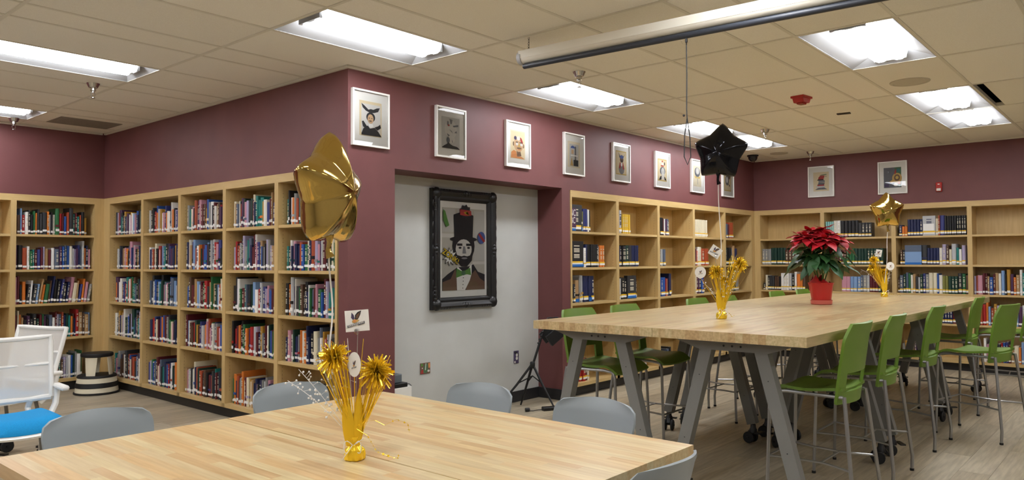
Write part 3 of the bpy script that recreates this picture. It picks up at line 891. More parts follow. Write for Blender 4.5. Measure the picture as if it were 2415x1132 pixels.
# ================================================================== GREEN BAR STOOLS
def make_stool():
    t = thing('bar_stool', 'green', 'stool', (0, 0, 0), 0, 'green plastic bar stools')
    # seat: x right, y forward
    def seat(u, v):
        x = (u - .5) * 2
        y = -.20 + v * .43
        hw = .205 + .015 * math.sin(v * 2.6)
        z = .688 + .012 * x * x - .016 * math.sin(math.pi * v) ** 2
        if v > .75: z -= ((v - .75) / .25) ** 1.8 * .055
        if v > .93: y -= 0
        return (x * hw, y, z)
    MB().sheet(10, 14, seat, .016).build('seat', M_GREEN, t, True)
    def back(u, v):
        x = (u - .5) * 2
        z = .615 + v * .455
        hw = .208 + .018 * math.sin(v * 2.9)
        if v > .80: hw -= ((v - .80) / .2) ** 2 * .030
        y = -.205 - .055 * v - .018 * max(0, v - .8) / .2
        y += .045 * x * x * (1 - .35 * v)
        if v > .93: z += .012 * x * (1 if False else 0)
        return (x * hw, y, z)
    vcut = (.070 / .455, .170 / .455)
    nv, nu = 26, 14
    def hole(i, j):
        v = (j + .5) / nv; u = (i + .5) / nu
        return vcut[0] < v < vcut[1] and .15 < u < .85
    MB().sheet(nu, nv, back, .018, hole).build('backrest', M_GREEN, t, True)
    fr = MB()
    for s in (-1, 1):
        fr.tube([(s * .198, -.20, .655), (s * .202, .12, .662), (s * .204, .185, .655)], .0105, 8)
    fr.tube([(-.198, -.14, .655), (.198, -.14, .655)], .009, 8)
    fr.build('seat_frame', M_CHROME, t, True)
    for s in (-1, 1):
        lg = MB().tube([(s * .204, .183, .656), (s * .207, .205, .645), (s * .209, .215, .62), (s * .222, .236, .012)], .0105, 8).build('leg', M_CHROME, t, True)
        MB().lathe([(.0125, 0), (.0125, .016)], 10, (s * .222, .236, 0)).build('foot_cap', M_RUBBER, lg)
        lg = MB().tube([(s * .197, -.205, .66), (s * .205, -.212, .60), (s * .250, -.258, .14), (s * .254, -.262, .10), (s * .255, -.258, .012)], .0115, 8).build('leg', M_CHROME, t, True)
        MB().lathe([(.0135, 0), (.0135, .016)], 10, (s * .255, -.258, 0)).build('foot_cap', M_RUBBER, lg)
        MB().tube([(s * .216, .229, .27), (s * .18, .10, .268), (s * .165, -.07, .266), (s * .18, -.12, .264), (s * .236, -.246, .26)], .007, 6).build('footrest_bar', M_CHROME, t, True)
    MB().tube([(-.216, .229, .27), (.216, .229, .27)], .007, 6).build('footrest_bar', M_CHROME, t, True)
    MB().tube([(-.167, -.06, .266), (.167, -.06, .266)], .006, 6).build('footrest_bar', M_CHROME, t, True)
    return t
st0 = make_stool()
STOOLS = [  # x, y, angle, label
    (1.10, -3.12, 0, 'green bar stool nearest the camera on the right side of tall table'),
    (1.885, -3.12, 1, 'second green bar stool on the right side of tall table'),
    (3.045, -3.125, -1, 'third green bar stool on the right side of tall table'),
    (3.66, -3.52, -12, 'green bar stool pulled out from table with its seat brightly lit'),
    (4.74, -3.125, 0, 'green bar stool beyond the pulled out one, at the farthest table'),
    (5.62, -3.42, 6, 'green bar stool cut off by right edge of picture'),
    (1.10, -1.60, 180, 'green bar stool at the near left corner of tall table by pillar'),
    (1.74, -1.60, 180, 'second green bar stool on the bookcase side of tall table'),
    (3.0, -1.60, 180, 'green bar stool behind the nearer tall table centrepiece, left one'),
    (3.64, -1.60, 180, 'green bar stool behind the nearer tall table centrepiece, right one'),
    (4.98, -1.58, 180, 'green bar stool back peeping over table left of the poinsettia'),
    (5.74, -1.60, 180, 'green bar stool back peeping over table just beside the red pot')]
for n, (x, y, a, lab) in enumerate(STOOLS):
    if n == 0:
        st0.location = (x, y, 0); st0.rotation_euler = (0, 0, R(a)); st0['label'] = lab
    else:
        dup(st0, (x, y, 0), R(a), lab)

# ================================================================== GREY CHAIRS
def make_chair():
    t = thing('side_chair', 'grey', 'chair', (0, 0, 0), 0, 'grey plastic chairs round the low table')
    def seat(u, v):
        x = (u - .5) * 2; y = -.20 + v * .42
        z = .452 + .014 * x * x - .012 * math.sin(math.pi * v)
        if v > .8: z -= ((v - .8) / .2) ** 2 * .03
        return (x * (.215 - .02 * abs(v - .5)), y, z)
    MB().sheet(10, 12, seat, .012).build('seat', M_GREY, t, True)
    def back(u, v):
        x = (u - .5) * 2
        k = 1.0
        if v > .72:
            q = (v - .72) / .28
            k = .80 + .20 * math.sqrt(max(0, 1 - q * q))
        if v < .2: k = .9 + .1 * v / .2
        hw = (.200 + .028 * v) * k
        z = .50 + v * .30 - .014 * x * x * v
        y = -.205 - .075 * v + .062 * x * x - .012 * max(0, v - .85) / .15
        return (x * hw, y, z)
    MB().sheet(16, 14, back, .009).build('backrest', M_GREY, t, True)
    for s in (-1, 1):
        MB().tube([(s * .175, -.16, .445), (s * .175, -.19, .47), (s * .178, -.215, .54), (s * .176, -.232, .62)], .010, 8).build('back_upright', M_STEELG, t, True)
        MB().tube([(s * .17, .16, .442), (s * .20, .19, .0)], .0105, 8).build('leg', M_STEELG, t, True)
        MB().tube([(s * .17, -.15, .442), (s * .205, -.23, .0)], .0105, 8).build('leg', M_STEELG, t, True)
    MB().tube([(-.17, .16, .44), (.17, .16, .44)], .009, 8).build('seat_frame', M_STEELG, t, True)
    return t
ch0 = make_chair()
CHAIRS = [(-2.235, -1.49, 180, 'grey plastic chair at left end of low table, beside the blue chairs'),
          (-1.315, -1.50, 180, 'grey plastic chair behind the gold centrepiece, against the bookcase side'),
          (-.93, -2.05, 90, 'grey plastic chair at the low table in front of the grey recess'),
          (-.905, -2.735, 90, 'grey plastic chair at low table nearest the tall table legs'),
          (-1.345, -3.245, 0, 'grey plastic chair cut off by bottom edge, near table corner')]
for n, (x, y, a, lab) in enumerate(CHAIRS):
    if n == 0:
        ch0.location = (x, y, 0); ch0.rotation_euler = (0, 0, R(a)); ch0['label'] = lab
    else:
        dup(ch0, (x, y, 0), R(a), lab)

# ================================================================== WHITE CHAIRS WITH BLUE SEATS
def make_task(label, loc, rz):
    t = thing('task_chair', label, 'chair', loc, rz, 'white mesh chairs with blue seats')
    def pan(u, v):
        x = (u - .5) * 2; y = -.22 + v * .48
        z = .418 + .02 * x * x
        if v > .8: z -= ((v - .8) / .2) ** 2 * .035
        return (x * .235, y, z)
    MB().sheet(10, 10, pan, .014).build('seat_pan', M_WHITE, t, True)
    c = MB()
    def cush(u, v, top):
        x = (u - .5) * 2; y = -.215 + v * .46
        e = max(abs(x) ** 6, abs(2 * v - 1) ** 6)
        hw = .228 * (1 - .10 * abs(2 * v - 1) ** 5)
        z = .432 + .02 * x * x + (.052 * (1 - .75 * e) if top else 0)
        if v > .82: z -= ((v - .82) / .18) ** 2 * .03
        return (x * hw, y, z)
    n = 14
    vs = [cush(i / n, j / n, True) for j in range(n + 1) for i in range(n + 1)] + [cush(i / n, j / n, False) for j in range(n + 1) for i in range(n + 1)]
    K = (n + 1) ** 2
    fs = []
    for j in range(n):
        for i in range(n):
            a = j * (n + 1) + i
            fs += [(a, a + 1, a + n + 2, a + n + 1), (K + a, K + a + n + 1, K + a + n + 2, K + a + 1)]
    for i in range(n):
        fs += [(i, K + i, K + i + 1, i + 1), (n * (n + 1) + i, n * (n + 1) + i + 1, K + n * (n + 1) + i + 1, K + n * (n + 1) + i)]
        a, b = i * (n + 1), (i + 1) * (n + 1)
        fs += [(a, b, K + b, K + a), (a + n, K + a + n, K + b + n, b + n)]
    c.add(vs, fs)
    c.build('seat_cushion', M_BLUE, t, True)
    def bk(x, v):
        return Vector((x * (.250 + .018 * v), -.25 - .10 * v + .05 * x * x, .535 + v * .39 + .012 * x * x))
    ring = [bk(-1 + 2 * k / 10, 0) for k in range(11)] + [bk(1, k / 8) for k in range(1, 9)] + [bk(1 - 2 * k / 10, 1) for k in range(1, 11)] + [bk(-1, 1 - k / 8) for k in range(1, 9)]
    f = MB()
    f.tube(ring, .0155, 8)
    f.tube([bk(-1, .0), bk(-.5, .0) + Vector((0, -.02, 0)), bk(.5, .0) + Vector((0, -.02, 0)), bk(1, .0)], .019, 8)
    f.tube([bk(-1, .55), bk(-.4, .55) + Vector((0, -.012, 0)), bk(.4, .55) + Vector((0, -.012, 0)), bk(1, .55)], .011, 8)
    f.build('back_frame', M_WHITE, t, True)
    MB().sheet(10, 8, lambda u, v: bk((u - .5) * 1.94, .02 + v * .96), .002).build('back_mesh', M_MESH, t, True)
    for s in (-1, 1):
        MB().tube([bk(s * .55, .0), (s * .13, -.26, .48), (s * .12, -.16, .41)], [.02, .018, .016], 8).build('back_strut', M_WHITE, t, True)
        MB().tube([(s * .215, -.14, .405), (s * .275, -.20, .50), (s * .285, -.21, .60)], [.018, .02, .022], 8).build('arm_post', M_WHITE, t, True)
        MB().cham(min(s * .262, s * .312), max(s * .262, s * .312), -.25, -.03, .60, .628, .01).build('arm_pad', M_WHITE, t)
        for fy in (.17, -.17):
            lg = MB().tube([(s * .17, fy * .8, .41), (s * .20, fy * 1.1, .12)], .013, 8).build('leg', M_STEELG, t, True)
            MB().lathe([(.019, .12), (.019, .26)], 10, (s * .193, fy * 1.06, 0)).build('sleeve', M_WHITE, lg, True)
            caster(t, s * .20, fy * 1.1, .13, ang=s + fy * 7)
    return t
make_task('white mesh chair with bright blue seat, cut off by left edge of picture', (-1.985, .70, 0), R(177))
make_task('second white chair with blue seat, half hidden behind the first', (-1.78, 1.72, 0), R(108))

# ================================================================== PICTURES
PC = {'ink': (34, 34, 38), 'sepia': (222, 204, 164), 'paper': (226, 214, 184), 'skin': (206, 168, 128), 'shade': (120, 92, 70), 'blue': (70, 92, 156), 'red': (170, 52, 48),
      'orange': (214, 140, 84), 'grey': (130, 130, 132), 'pale': (214, 210, 202), 'ochre': (196, 160, 92), 'gold': (208, 178, 96), 'green': (74, 110, 76), 'cloud': (198, 196, 190),
      'brown': (112, 84, 66), 'slate': (96, 98, 104), 'white': (238, 236, 230), 'purple': (72, 62, 92), 'teal': (60, 120, 116), 'yellow': (232, 202, 40), 'lime': (86, 138, 60), 'news': (192, 188, 176), 'black': (20, 20, 21)}
PM = lambda k: mat('print ink ' + k, PC[k], 0.7)
def shapes_on(paper, W, Hh, y, shapes, step=.0006):
    """flat printed shapes (0..1 coordinates) laid on a sheet that faces -y, centred at the origin"""
    for n, (nm, c, poly) in enumerate(shapes):
        mb = MB()
        pts = [((a - .5) * W, y - step * (n + 1), (b - .5) * Hh) for a, b in poly]
        mb.add(pts, [tuple(range(len(pts)))])
        mb.build(nm, PM(c), paper)
FW, FH = .362, .440
def picture(label, case, pos, zc, art, paper='paper', win=(.60, .62, .0)):
    loc, rz = frame_of(case)(pos)
    t = thing('framed_print', label, 'picture', (loc[0], loc[1], zc), rz, 'white framed prints on the maroon walls')
    b, d = .014, .030
    f = MB()
    for (x0, x1, z0, z1) in ((-FW / 2, FW / 2, FH / 2 - b, FH / 2), (-FW / 2, FW / 2, -FH / 2, -FH / 2 + b), (-FW / 2, -FW / 2 + b, -FH / 2 + b, FH / 2 - b), (FW / 2 - b, FW / 2, -FH / 2 + b, FH / 2 - b)):
        f.box(x0, x1, -d, -.001, z0, z1)
    f.build('frame', M_FRAMEW, t)
    MB().box(-FW / 2 + b, FW / 2 - b, -.014, -.002, -FH / 2 + b, FH / 2 - b).build('mat_board', M_MATB, t)
    pw, ph = FW * win[0], FH * win[1]
    p = MB().box(-pw / 2, pw / 2, -.0152, -.0142, -ph / 2 + win[2], ph / 2 + win[2]).build('print', PM(paper), t)
    def tr(poly): return poly
    for n, (nm, c, poly) in enumerate(art):
        pts = [((a - .5) * pw, -.0155 - .0004 * n, (bb - .5) * ph + win[2]) for a, bb in poly]
        MB().add(pts, [tuple(range(len(pts)))]).build(nm, PM(c), p)
    g = MB(); nseg = 8
    g.add([(-FW / 2 + b + (FW - 2 * b) * i / nseg, -.0235 - .0030 * math.sin(math.pi * i / nseg) * 0, z) for z in (-FH / 2 + b, FH / 2 - b) for i in range(nseg + 1)],
          [(i, i + 1, nseg + 2 + i, nseg + 1 + i) for i in range(nseg)])
    g.build('glazing', M_GLASS, t)
    return t
face = lambda cx, cy, s=1: [('head', 'skin', ell(cx, cy, .15 * s, .17 * s)), ('eye', 'ink', ell(cx - .06 * s, cy + .03 * s, .025 * s, .012 * s, 8)), ('eye', 'ink', ell(cx + .06 * s, cy + .03 * s, .025 * s, .012 * s, 8)),
                            ('nose', 'shade', [(cx - .012 * s, cy + .02 * s), (cx + .015 * s, cy + .02 * s), (cx + .03 * s, cy - .06 * s), (cx - .02 * s, cy - .06 * s)]), ('mouth', 'shade', ell(cx, cy - .095 * s, .05 * s, .014 * s, 10))]
ART = [
    ('white framed print of a dark coated figure under a black bird, by the corner', 'sepia',
     [('backdrop', 'pale', rect(.08, .95, .08, .92)), ('wing', 'ink', [(.08, .92), (.22, .86), (.40, .76), (.50, .79), (.62, .78), (.78, .84), (.92, .86), (.84, .74), (.66, .69), (.48, .67), (.28, .72), (.14, .80)]),
      ('hair', 'ink', ell(.50, .55, .20, .14)), ('head', 'skin', ell(.49, .50, .135, .135)), ('eye', 'ink', ell(.43, .52, .028, .012, 8)), ('eye', 'ink', ell(.55, .52, .028, .012, 8)),
      ('moustache', 'ink', ell(.48, .44, .07, .014, 10)), ('collar', 'white', [(.42, .36), (.58, .36), (.62, .29), (.50, .24), (.40, .29)]),
      ('coat', 'ink', [(.08, .06), (.16, .20), (.36, .30), (.46, .22), (.66, .26), (.84, .16), (.97, .04), (.97, .02), (.08, .02)]), ('feather', 'ink', [(.10, .40), (.16, .42), (.34, .26), (.26, .20), (.14, .26)]), ('feather', 'ink', [(.92, .38), (.96, .28), (.80, .20), (.66, .27), (.82, .32)])]),
    ('second white framed print from the corner, grey sketch above dark shoulders', 'cloud',
     [('sketch', 'pale', ell(.5, .62, .34, .30)), ('sketch_mark', 'grey', ell(.34, .80, .06, .08, 10)), ('sketch_mark', 'grey', [(.42, .95), (.60, .93), (.56, .80), (.48, .78)]), ('sketch_mark', 'slate', [(.60, .74), (.92, .80), (.92, .74), (.66, .70)]),
      ('red_mark', 'red', ell(.38, .74, .05, .03, 8)), ('sketch_mark', 'grey', [(.40, .62), (.56, .56), (.60, .50), (.46, .58)]), ('sketch_mark', 'grey', [(.26, .48), (.44, .42), (.36, .38)]), ('sketch_mark', 'grey', [(.70, .52), (.80, .60), (.84, .52)]),
      ('head', 'pale', ell(.52, .30, .20, .13)), ('nose', 'slate', [(.54, .32), (.60, .20), (.56, .20)]), ('hair', 'slate', ell(.34, .26, .09, .10)), ('shoulders', 'ink', [(0, .02), (.12, .08), (.28, .14), (.34, .20), (.46, .14), (.60, .10), (.84, .08), (1, 0), (0, 0)])]),
    ('third white framed print, bald head patched blue, white and red', 'paper',
     [('backdrop', 'sepia', rect(.04, .96, .04, .96)), ('neck', 'shade', [(.40, .30), (.66, .30), (.74, .12), (.44, .06)]), ('robe', 'orange', [(.02, .02), (.05, .22), (.22, .30), (.38, .26), (.44, .08), (.72, .10), (.96, .02)]),
      ('ear', 'shade', ell(.20, .52, .05, .08, 10)), ('ear', 'shade', ell(.88, .48, .05, .08, 10)), ('head', 'skin', ell(.54, .52, .32, .27)), ('blue_patch', 'purple', ell(.32, .73, .09, .07, 12)), ('white_patch', 'pale', ell(.52, .73, .12, .08, 14)), ('red_patch', 'red', [(.62, .78), (.74, .74), (.84, .60), (.78, .54), (.68, .62)]),
      ('brow', 'ink', rect(.34, .50, .575, .60)), ('brow', 'ink', rect(.58, .80, .57, .595)), ('eye_patch', 'pale', ell(.42, .52, .09, .05, 12)), ('eye_patch', 'pale', ell(.72, .51, .09, .05, 12)), ('nose', 'ochre', [(.52, .54), (.60, .54), (.64, .42), (.48, .42)]),
      ('moustache', 'shade', ell(.56, .38, .17, .03, 14)), ('mouth', 'orange', ell(.56, .33, .10, .02, 12))]),
    ('fourth white framed print, blue and ochre standing shapes on cream', 'paper',
     [('backdrop', 'cloud', rect(.14, .88, .04, .90)), ('column_shape', 'slate', rect(.56, .68, .10, .82)), ('round_shape', 'blue', ell(.40, .74, .17, .10, 16, 0, 180)), ('bar_shape', 'white', rect(.22, .80, .44, .48)),
      ('ochre_shape', 'ochre', [(.18, .06), (.30, .40), (.44, .06)]), ('dark_shape', 'ink', rect(.46, .84, .06, .30)), ('square_shape', 'skin', rect(.28, .46, .52, .68))]),
    ('fifth white framed print, blue cap with tall pointed ears and red vest', 'gold',
     [('backdrop', 'sepia', rect(.04, .96, .04, .96)), ('ear', 'slate', [(.24, .94), (.32, .72), (.48, .70)]), ('ear', 'slate', [(.86, .90), (.70, .72), (.58, .70)]), ('body', 'grey', ell(.52, .26, .27, .24)), ('vest', 'red', [(.26, .28), (.36, .54), (.48, .44), (.40, .24)]), ('vest', 'red', [(.80, .26), (.66, .54), (.58, .44), (.66, .22)]),
      ('shirt', 'white', ell(.52, .44, .09, .09, 12)), ('head', 'brown', ell(.53, .64, .17, .13)), ('cap', 'blue', ell(.53, .75, .17, .08)), ('muzzle', 'ink', ell(.54, .58, .08, .05, 12))]),
    ('sixth white framed print, pale grey bust under scattered marks', 'gold',
     [('backdrop', 'sepia', rect(.04, .96, .04, .96)), ('mark', 'pale', ell(.30, .86, .10, .05, 10)), ('mark', 'red', ell(.52, .90, .07, .04, 10)), ('mark', 'ink', ell(.76, .80, .06, .08, 10)), ('mark', 'white', ell(.52, .78, .12, .06, 10)), ('mark', 'red', rect(.34, .66, .66, .72)), ('hair', 'slate', ell(.52, .46, .30, .19)),
      ('head', 'cloud', ell(.55, .42, .20, .19)), ('beard', 'pale', [(.38, .34), (.72, .34), (.66, .08), (.44, .08)]), ('coat', 'ink', [(.10, .04), (.26, .20), (.38, .24), (.36, .06)]), ('coat', 'ink', [(.94, .04), (.80, .18), (.70, .22), (.74, .06)])]),
    ('seventh white framed print, grey oval above gold bow, left of black balloon', 'paper',
     [('oval', 'slate', ell(.5, .70, .36, .24)), ('oval', 'cloud', ell(.52, .76, .24, .17)), ('figure', 'pale', ell(.54, .75, .10, .11, 14)), ('bow', 'gold', [(.12, .46), (.30, .50), (.50, .44), (.70, .50), (.88, .46), (.72, .38), (.50, .42), (.28, .38)]), ('stem', 'grey', [(.48, .40), (.54, .40), (.53, .10), (.50, .10)])]),
    ('eighth white framed print, half hidden below the black star balloon', 'gold',
     [('backdrop', 'sepia', rect(.05, .95, .05, .95)), ('swirl', 'slate', ell(.42, .55, .26, .26)), ('swirl', 'pale', ell(.40, .58, .14, .16)), ('swirl', 'brown', [(.50, .92), (.70, .88), (.92, .74), (.74, .60), (.60, .68)]), ('swirl', 'ink', [(.60, .40), (.80, .30), (.76, .22), (.62, .34)])]),
    ('white framed print of a stacked pile of books, on right wall', 'sepia',
     [('book_stack', 'slate', [(.10, .08), (.32, .18), (.70, .18), (.90, .08)]), ('book_stack', 'cloud', rect(.18, .74, .18, .27)), ('book_stack', 'red', rect(.26, .70, .27, .34)), ('book_stack', 'slate', [(.28, .34), (.70, .34), (.74, .42), (.34, .44)]), ('book_stack', 'grey', rect(.34, .74, .44, .56)), ('book_stack', 'ink', [(.24, .56), (.70, .56), (.64, .62), (.30, .62)]),
      ('book_stack', 'red', [(.32, .62), (.66, .62), (.74, .80), (.46, .82), (.34, .72)]), ('quill', 'green', [(.38, .84), (.86, .88), (.86, .84), (.60, .82)]), ('ink_drop', 'ink', ell(.82, .76, .03, .02, 8))]),
    ('white framed print of coloured rings on grey, above the gold star balloon', 'slate',
     [('foliage', 'green', [(.62, 1), (1, 1), (1, .04), (.80, .04)]), ('ring', 'ochre', ell(.76, .46, .28, .26)), ('ring', 'olive' if 'olive' in PC else 'brown', ell(.76, .48, .17, .16)), ('ring', 'gold', ell(.76, .49, .09, .08)), ('wedge', 'red', [(.60, .72), (.70, .92), (.76, .84), (.66, .64)]), ('wedge', 'ochre', [(.32, .30), (.60, .44), (.62, .28), (.44, .22)]),
      ('blossom', 'pale', ell(.68, .14, .12, .08, 12)), ('blossom', 'orange', ell(.88, .22, .09, .08, 12)), ('ring', 'teal', ell(.84, .84, .12, .10, 12)), ('base', 'purple', rect(.04, .30, .04, .20))]),
]
for n in range(8):
    lab, pap, art = ART[n]
    picture(lab, 'C', [.206, 1.083, 1.985, 2.896, 3.810, 4.743, 5.672, 6.592][n], 2.545, art, pap)
picture(ART[8][0], 'D', -1.004, 2.545, ART[8][2], ART[8][1])
picture(ART[9][0], 'D', -1.944, 2.532, ART[9][2], ART[9][1])

# ---- the large carved black frame in the recess
t = thing('carved_frame', 'large black carved frame holding a comic style portrait, in the recess', 'picture', (1.562, .32, 1.541), 0)
BW_, BH_ = .845, 1.105
bd = .108
prof = [(0, 0), (0, -.040), (.012, -.062), (.030, -.068), (.050, -.052), (.066, -.046), (.084, -.050), (.096, -.038), (.108, -.030), (.108, 0)]
f = MB()
hw, hh = BW_ / 2, BH_ / 2
corners = [(-1, -1), (1, -1), (1, 1), (-1, 1)]
vs = []
for cx, cz in corners:
    for (o_, d_) in prof:
        vs.append((cx * (hw - o_), d_ - .001, cz * (hh - o_)))
np_ = len(prof)
fs = []
for c in range(4):
    c2 = (c + 1) % 4
    for k in range(np_):
        k2 = (k + 1) % np_
        fs.append((c * np_ + k, c2 * np_ + k, c2 * np_ + k2, c * np_ + k2))
f.add(vs, fs)
f.build('moulding', M_FRAMEB, t, False)
rr = random.Random(3)
def blob(x, z, rx, rz_, ry):
    n = 6
    m_ = MB()
    prof2 = [(math.sin(math.pi / 2 * k / 4) + 1e-4, math.cos(math.pi / 2 * k / 4)) for k in range(5)]
    vs, fs = [], []
    for (r_, h_) in prof2:
        for k in range(10):
            a = 2 * math.pi * k / 10
            vs.append((x + r_ * rx * math.cos(a), -.048 - h_ * ry, z + r_ * rz_ * math.sin(a)))
    for i in range(4):
        for k in range(10):
            k2 = (k + 1) % 10
            fs.append((i * 10 + k, i * 10 + 10 + k, i * 10 + 10 + k2, i * 10 + k2))
    return m_.add(vs, fs)
for cx, cz in corners:
    m_ = blob(cx * (hw - .045), cz * (hh - .045), .055, .055, .028)
    m_.build('corner_ornament', M_FRAMEB, t, True)
    for k in range(4):
        blob(cx * (hw - .022), cz * (hh - .10 - .035 * k), .020, .022 - .002 * k, .020).build('carved_leaf', M_FRAMEB, t, True)
        blob(cx * (hw - .10 - .035 * k), cz * (hh - .022), .022 - .002 * k, .020, .020).build('carved_leaf', M_FRAMEB, t, True)
for sx, sz in ((-1, 0), (1, 0), (0, 1), (0, -1)):
    for k in (-2, -1, 0, 1, 2):
        x = sx * (hw - .030) + (k * .034 if sx == 0 else 0)
        z = sz * (hh - .030) + (k * .034 if sz == 0 else 0)
        s_ = .030 - .005 * abs(k)
        blob(x, z, s_, s_, .026 - .004 * abs(k)).build('carved_rosette', M_FRAMEB, t, True)
# side scallops that break the outline
for sx in (-1, 1):
    for k in range(-4, 5):
        blob(sx * (hw - .004), k * .105, .012, .040, .006).build('carved_scallop', M_FRAMEB, t, True)
iw, ih = BW_ - 2 * bd + .004, BH_ - 2 * bd + .004
bkp = MB().box(-iw / 2, iw / 2, -.020, -.004, -ih / 2, ih / 2).build('print', PM('white'), t)
iW, iH = iw, ih
star = lambda cx, cy, r1, r2, n, sx=1.0, ph=0: [(cx + sx * (r1 if k % 2 == 0 else r2) * math.cos(math.pi * k / n + ph), cy + .62 * (r1 if k % 2 == 0 else r2) * math.sin(math.pi * k / n + ph)) for k in range(2 * n)]
BIG = [('newsprint', 'news', rect(.05, .95, .07, .93)), ('newsprint_column', 'pale', rect(.05, .30, .62, .66)), ('newsprint_column', 'pale', rect(.68, .95, .34, .37)), ('newsprint_column', 'cloud', rect(.06, .32, .68, .92)), ('newsprint_column', 'cloud', rect(.36, .68, .70, .92)), ('newsprint_column', 'cloud', rect(.72, .94, .60, .91)), ('newsprint_column', 'cloud', rect(.70, .94, .38, .58)),
       ('suit', 'ink', [(.05, .07), (.05, .19), (.16, .24), (.36, .31), (.62, .32), (.70, .34), (.80, .26), (.95, .23), (.95, .07)]), ('suit_lapel', 'brown', [(.06, .07), (.06, .16), (.22, .19), (.32, .30), (.35, .20), (.34, .07)]), ('suit_lapel', 'brown', [(.95, .07), (.95, .15), (.84, .19), (.74, .28), (.60, .20), (.54, .07)]),
       ('shirt', 'white', [(.35, .07), (.34, .24), (.36, .32), (.46, .27), (.58, .28), (.66, .35), (.66, .24), (.62, .17), (.52, .07)]), ('bow_tie', 'lime', [(.33, .20), (.34, .30), (.45, .27), (.52, .275), (.63, .305), (.65, .225), (.56, .235), (.47, .225)]), ('bow_knot', 'green', ell(.485, .25, .045, .026, 10)),
       ('hair', 'black', ell(.49, .535, .235, .175)), ('hat_crown', 'black', [(.30, .60), (.28, .86), (.40, .885), (.58, .885), (.70, .86), (.68, .60)]), ('hat_brim', 'black', ell(.49, .605, .29, .030)), ('face', 'pale', ell(.49, .50, .17, .105)), ('brow', 'black', rect(.35, .46, .535, .56)), ('brow', 'black', rect(.54, .65, .535, .56)), ('eye', 'ink', ell(.41, .515, .032, .012, 10)), ('eye', 'ink', ell(.59, .515, .032, .012, 10)),
       ('nose', 'grey', [(.475, .53), (.515, .53), (.54, .455), (.46, .455)]), ('beard', 'black', [(.29, .50), (.34, .44), (.44, .425), (.49, .432), (.56, .425), (.65, .44), (.69, .50), (.66, .38), (.56, .32), (.44, .32), (.34, .38)]), ('mouth', 'grey', ell(.50, .405, .065, .010, 10))]
for k in range(4): BIG.append(('shirt_button', 'ink', ell(.475 - .004 * k, .20 - .036 * k, .010, .005, 8)))
BIG += [('comic_burst', 'ink', star(.20, .42, .165, .09, 11)), ('comic_burst', 'white', star(.20, .42, .140, .08, 11)), ('comic_burst', 'ink', star(.52, .895, .13, .10, 9)), ('comic_panel', 'red', [(.41, .86), (.40, .92), (.52, .915), (.64, .91), (.65, .86), (.53, .85)]), ('comic_bolt', 'yellow', [(.48, .89), (.56, .90), (.50, .875), (.60, .86), (.52, .885)]),
        ('comic_oval', 'blue', ell(.865, .625, .085, .065)), ('comic_band', 'red', [(.79, .66), (.83, .675), (.95, .59), (.91, .575)]), ('comic_word_block', 'lime', [(.06, .91), (.10, .89), (.18, .745), (.12, .725), (.06, .80)])]
for n, (nm, c, poly) in enumerate(BIG):
    pts = [((a - .5) * iW, -.0204 - .00035 * n, (b - .5) * iH) for a, b in poly]
    MB().add(pts, [tuple(range(len(pts)))]).build(nm, PM(c), bkp)
link('title_lettering', textmesh('ZONK!', .072, PM('black'), 'title_lettering', .006), bkp, ((.205 - .5) * iW, -.0350, (.42 - .5) * iH), (R(90), R(28), 0))
link('title_lettering', textmesh('ZONK!', .072, PM('yellow'), 'title_lettering', .0012), bkp, ((.205 - .5) * iW, -.0362, (.42 - .5) * iH), (R(90), R(28), 0))
MB().add([(-iw / 2, -.040, -ih / 2), (iw / 2, -.040, -ih / 2), (iw / 2, -.040, ih / 2), (-iw / 2, -.040, ih / 2)], [(0, 1, 2, 3)]).build('glazing', M_GLASS, t)

# ---- outlets with printed plates
def outlet(label, x, z, w, h, shapes):
    t = thing('outlet_plate', label, 'outlet', (x, .32, z), 0)
    pl = MB().cham(-w / 2, w / 2, -.007, -.0005, -h / 2, h / 2, .003).build('plate', PM('brown' if w > h else 'purple'), t)
    shapes_on(pl, w, h, -.0074, shapes, .0002)
outlet('outlet plate printed with green and brown figures, below the carved frame', 1.085, .474, .122, .098,
       [('print_shape', 'red', [(.02, .04), (.10, .35), (.25, .42), (.40, .04)]), ('print_shape', 'green', [(.28, .1), (.34, .7), (.5, .96), (.72, .9), (.74, .3), (.6, .06)]), ('print_shape', 'orange', [(.76, .92), (.96, .96), (.96, .5), (.8, .5)]), ('print_shape', 'pale', ell(.80, .24, .12, .10, 10)), ('print_shape', 'pale', ell(.18, .54, .05, .06, 8)), ('print_shape', 'lime', [(.05, .72), (.26, .74), (.22, .96), (.05, .96)]), ('socket', 'pale', [(.44, .34), (.50, .95), (.56, .95), (.52, .34)])])
outlet('upright outlet plate printed purple and white, left of the black tripod', 2.335, .450, .078, .128,
       [('print_shape', 'black', ell(.35, .86, .28, .10, 12)), ('print_shape', 'pale', ell(.58, .66, .20, .13, 12)), ('print_shape', 'pale', ell(.56, .40, .22, .13, 12)), ('print_shape', 'black', rect(.78, .95, .55, .76)), ('print_shape', 'pale', rect(.05, .3, .04, .2))])

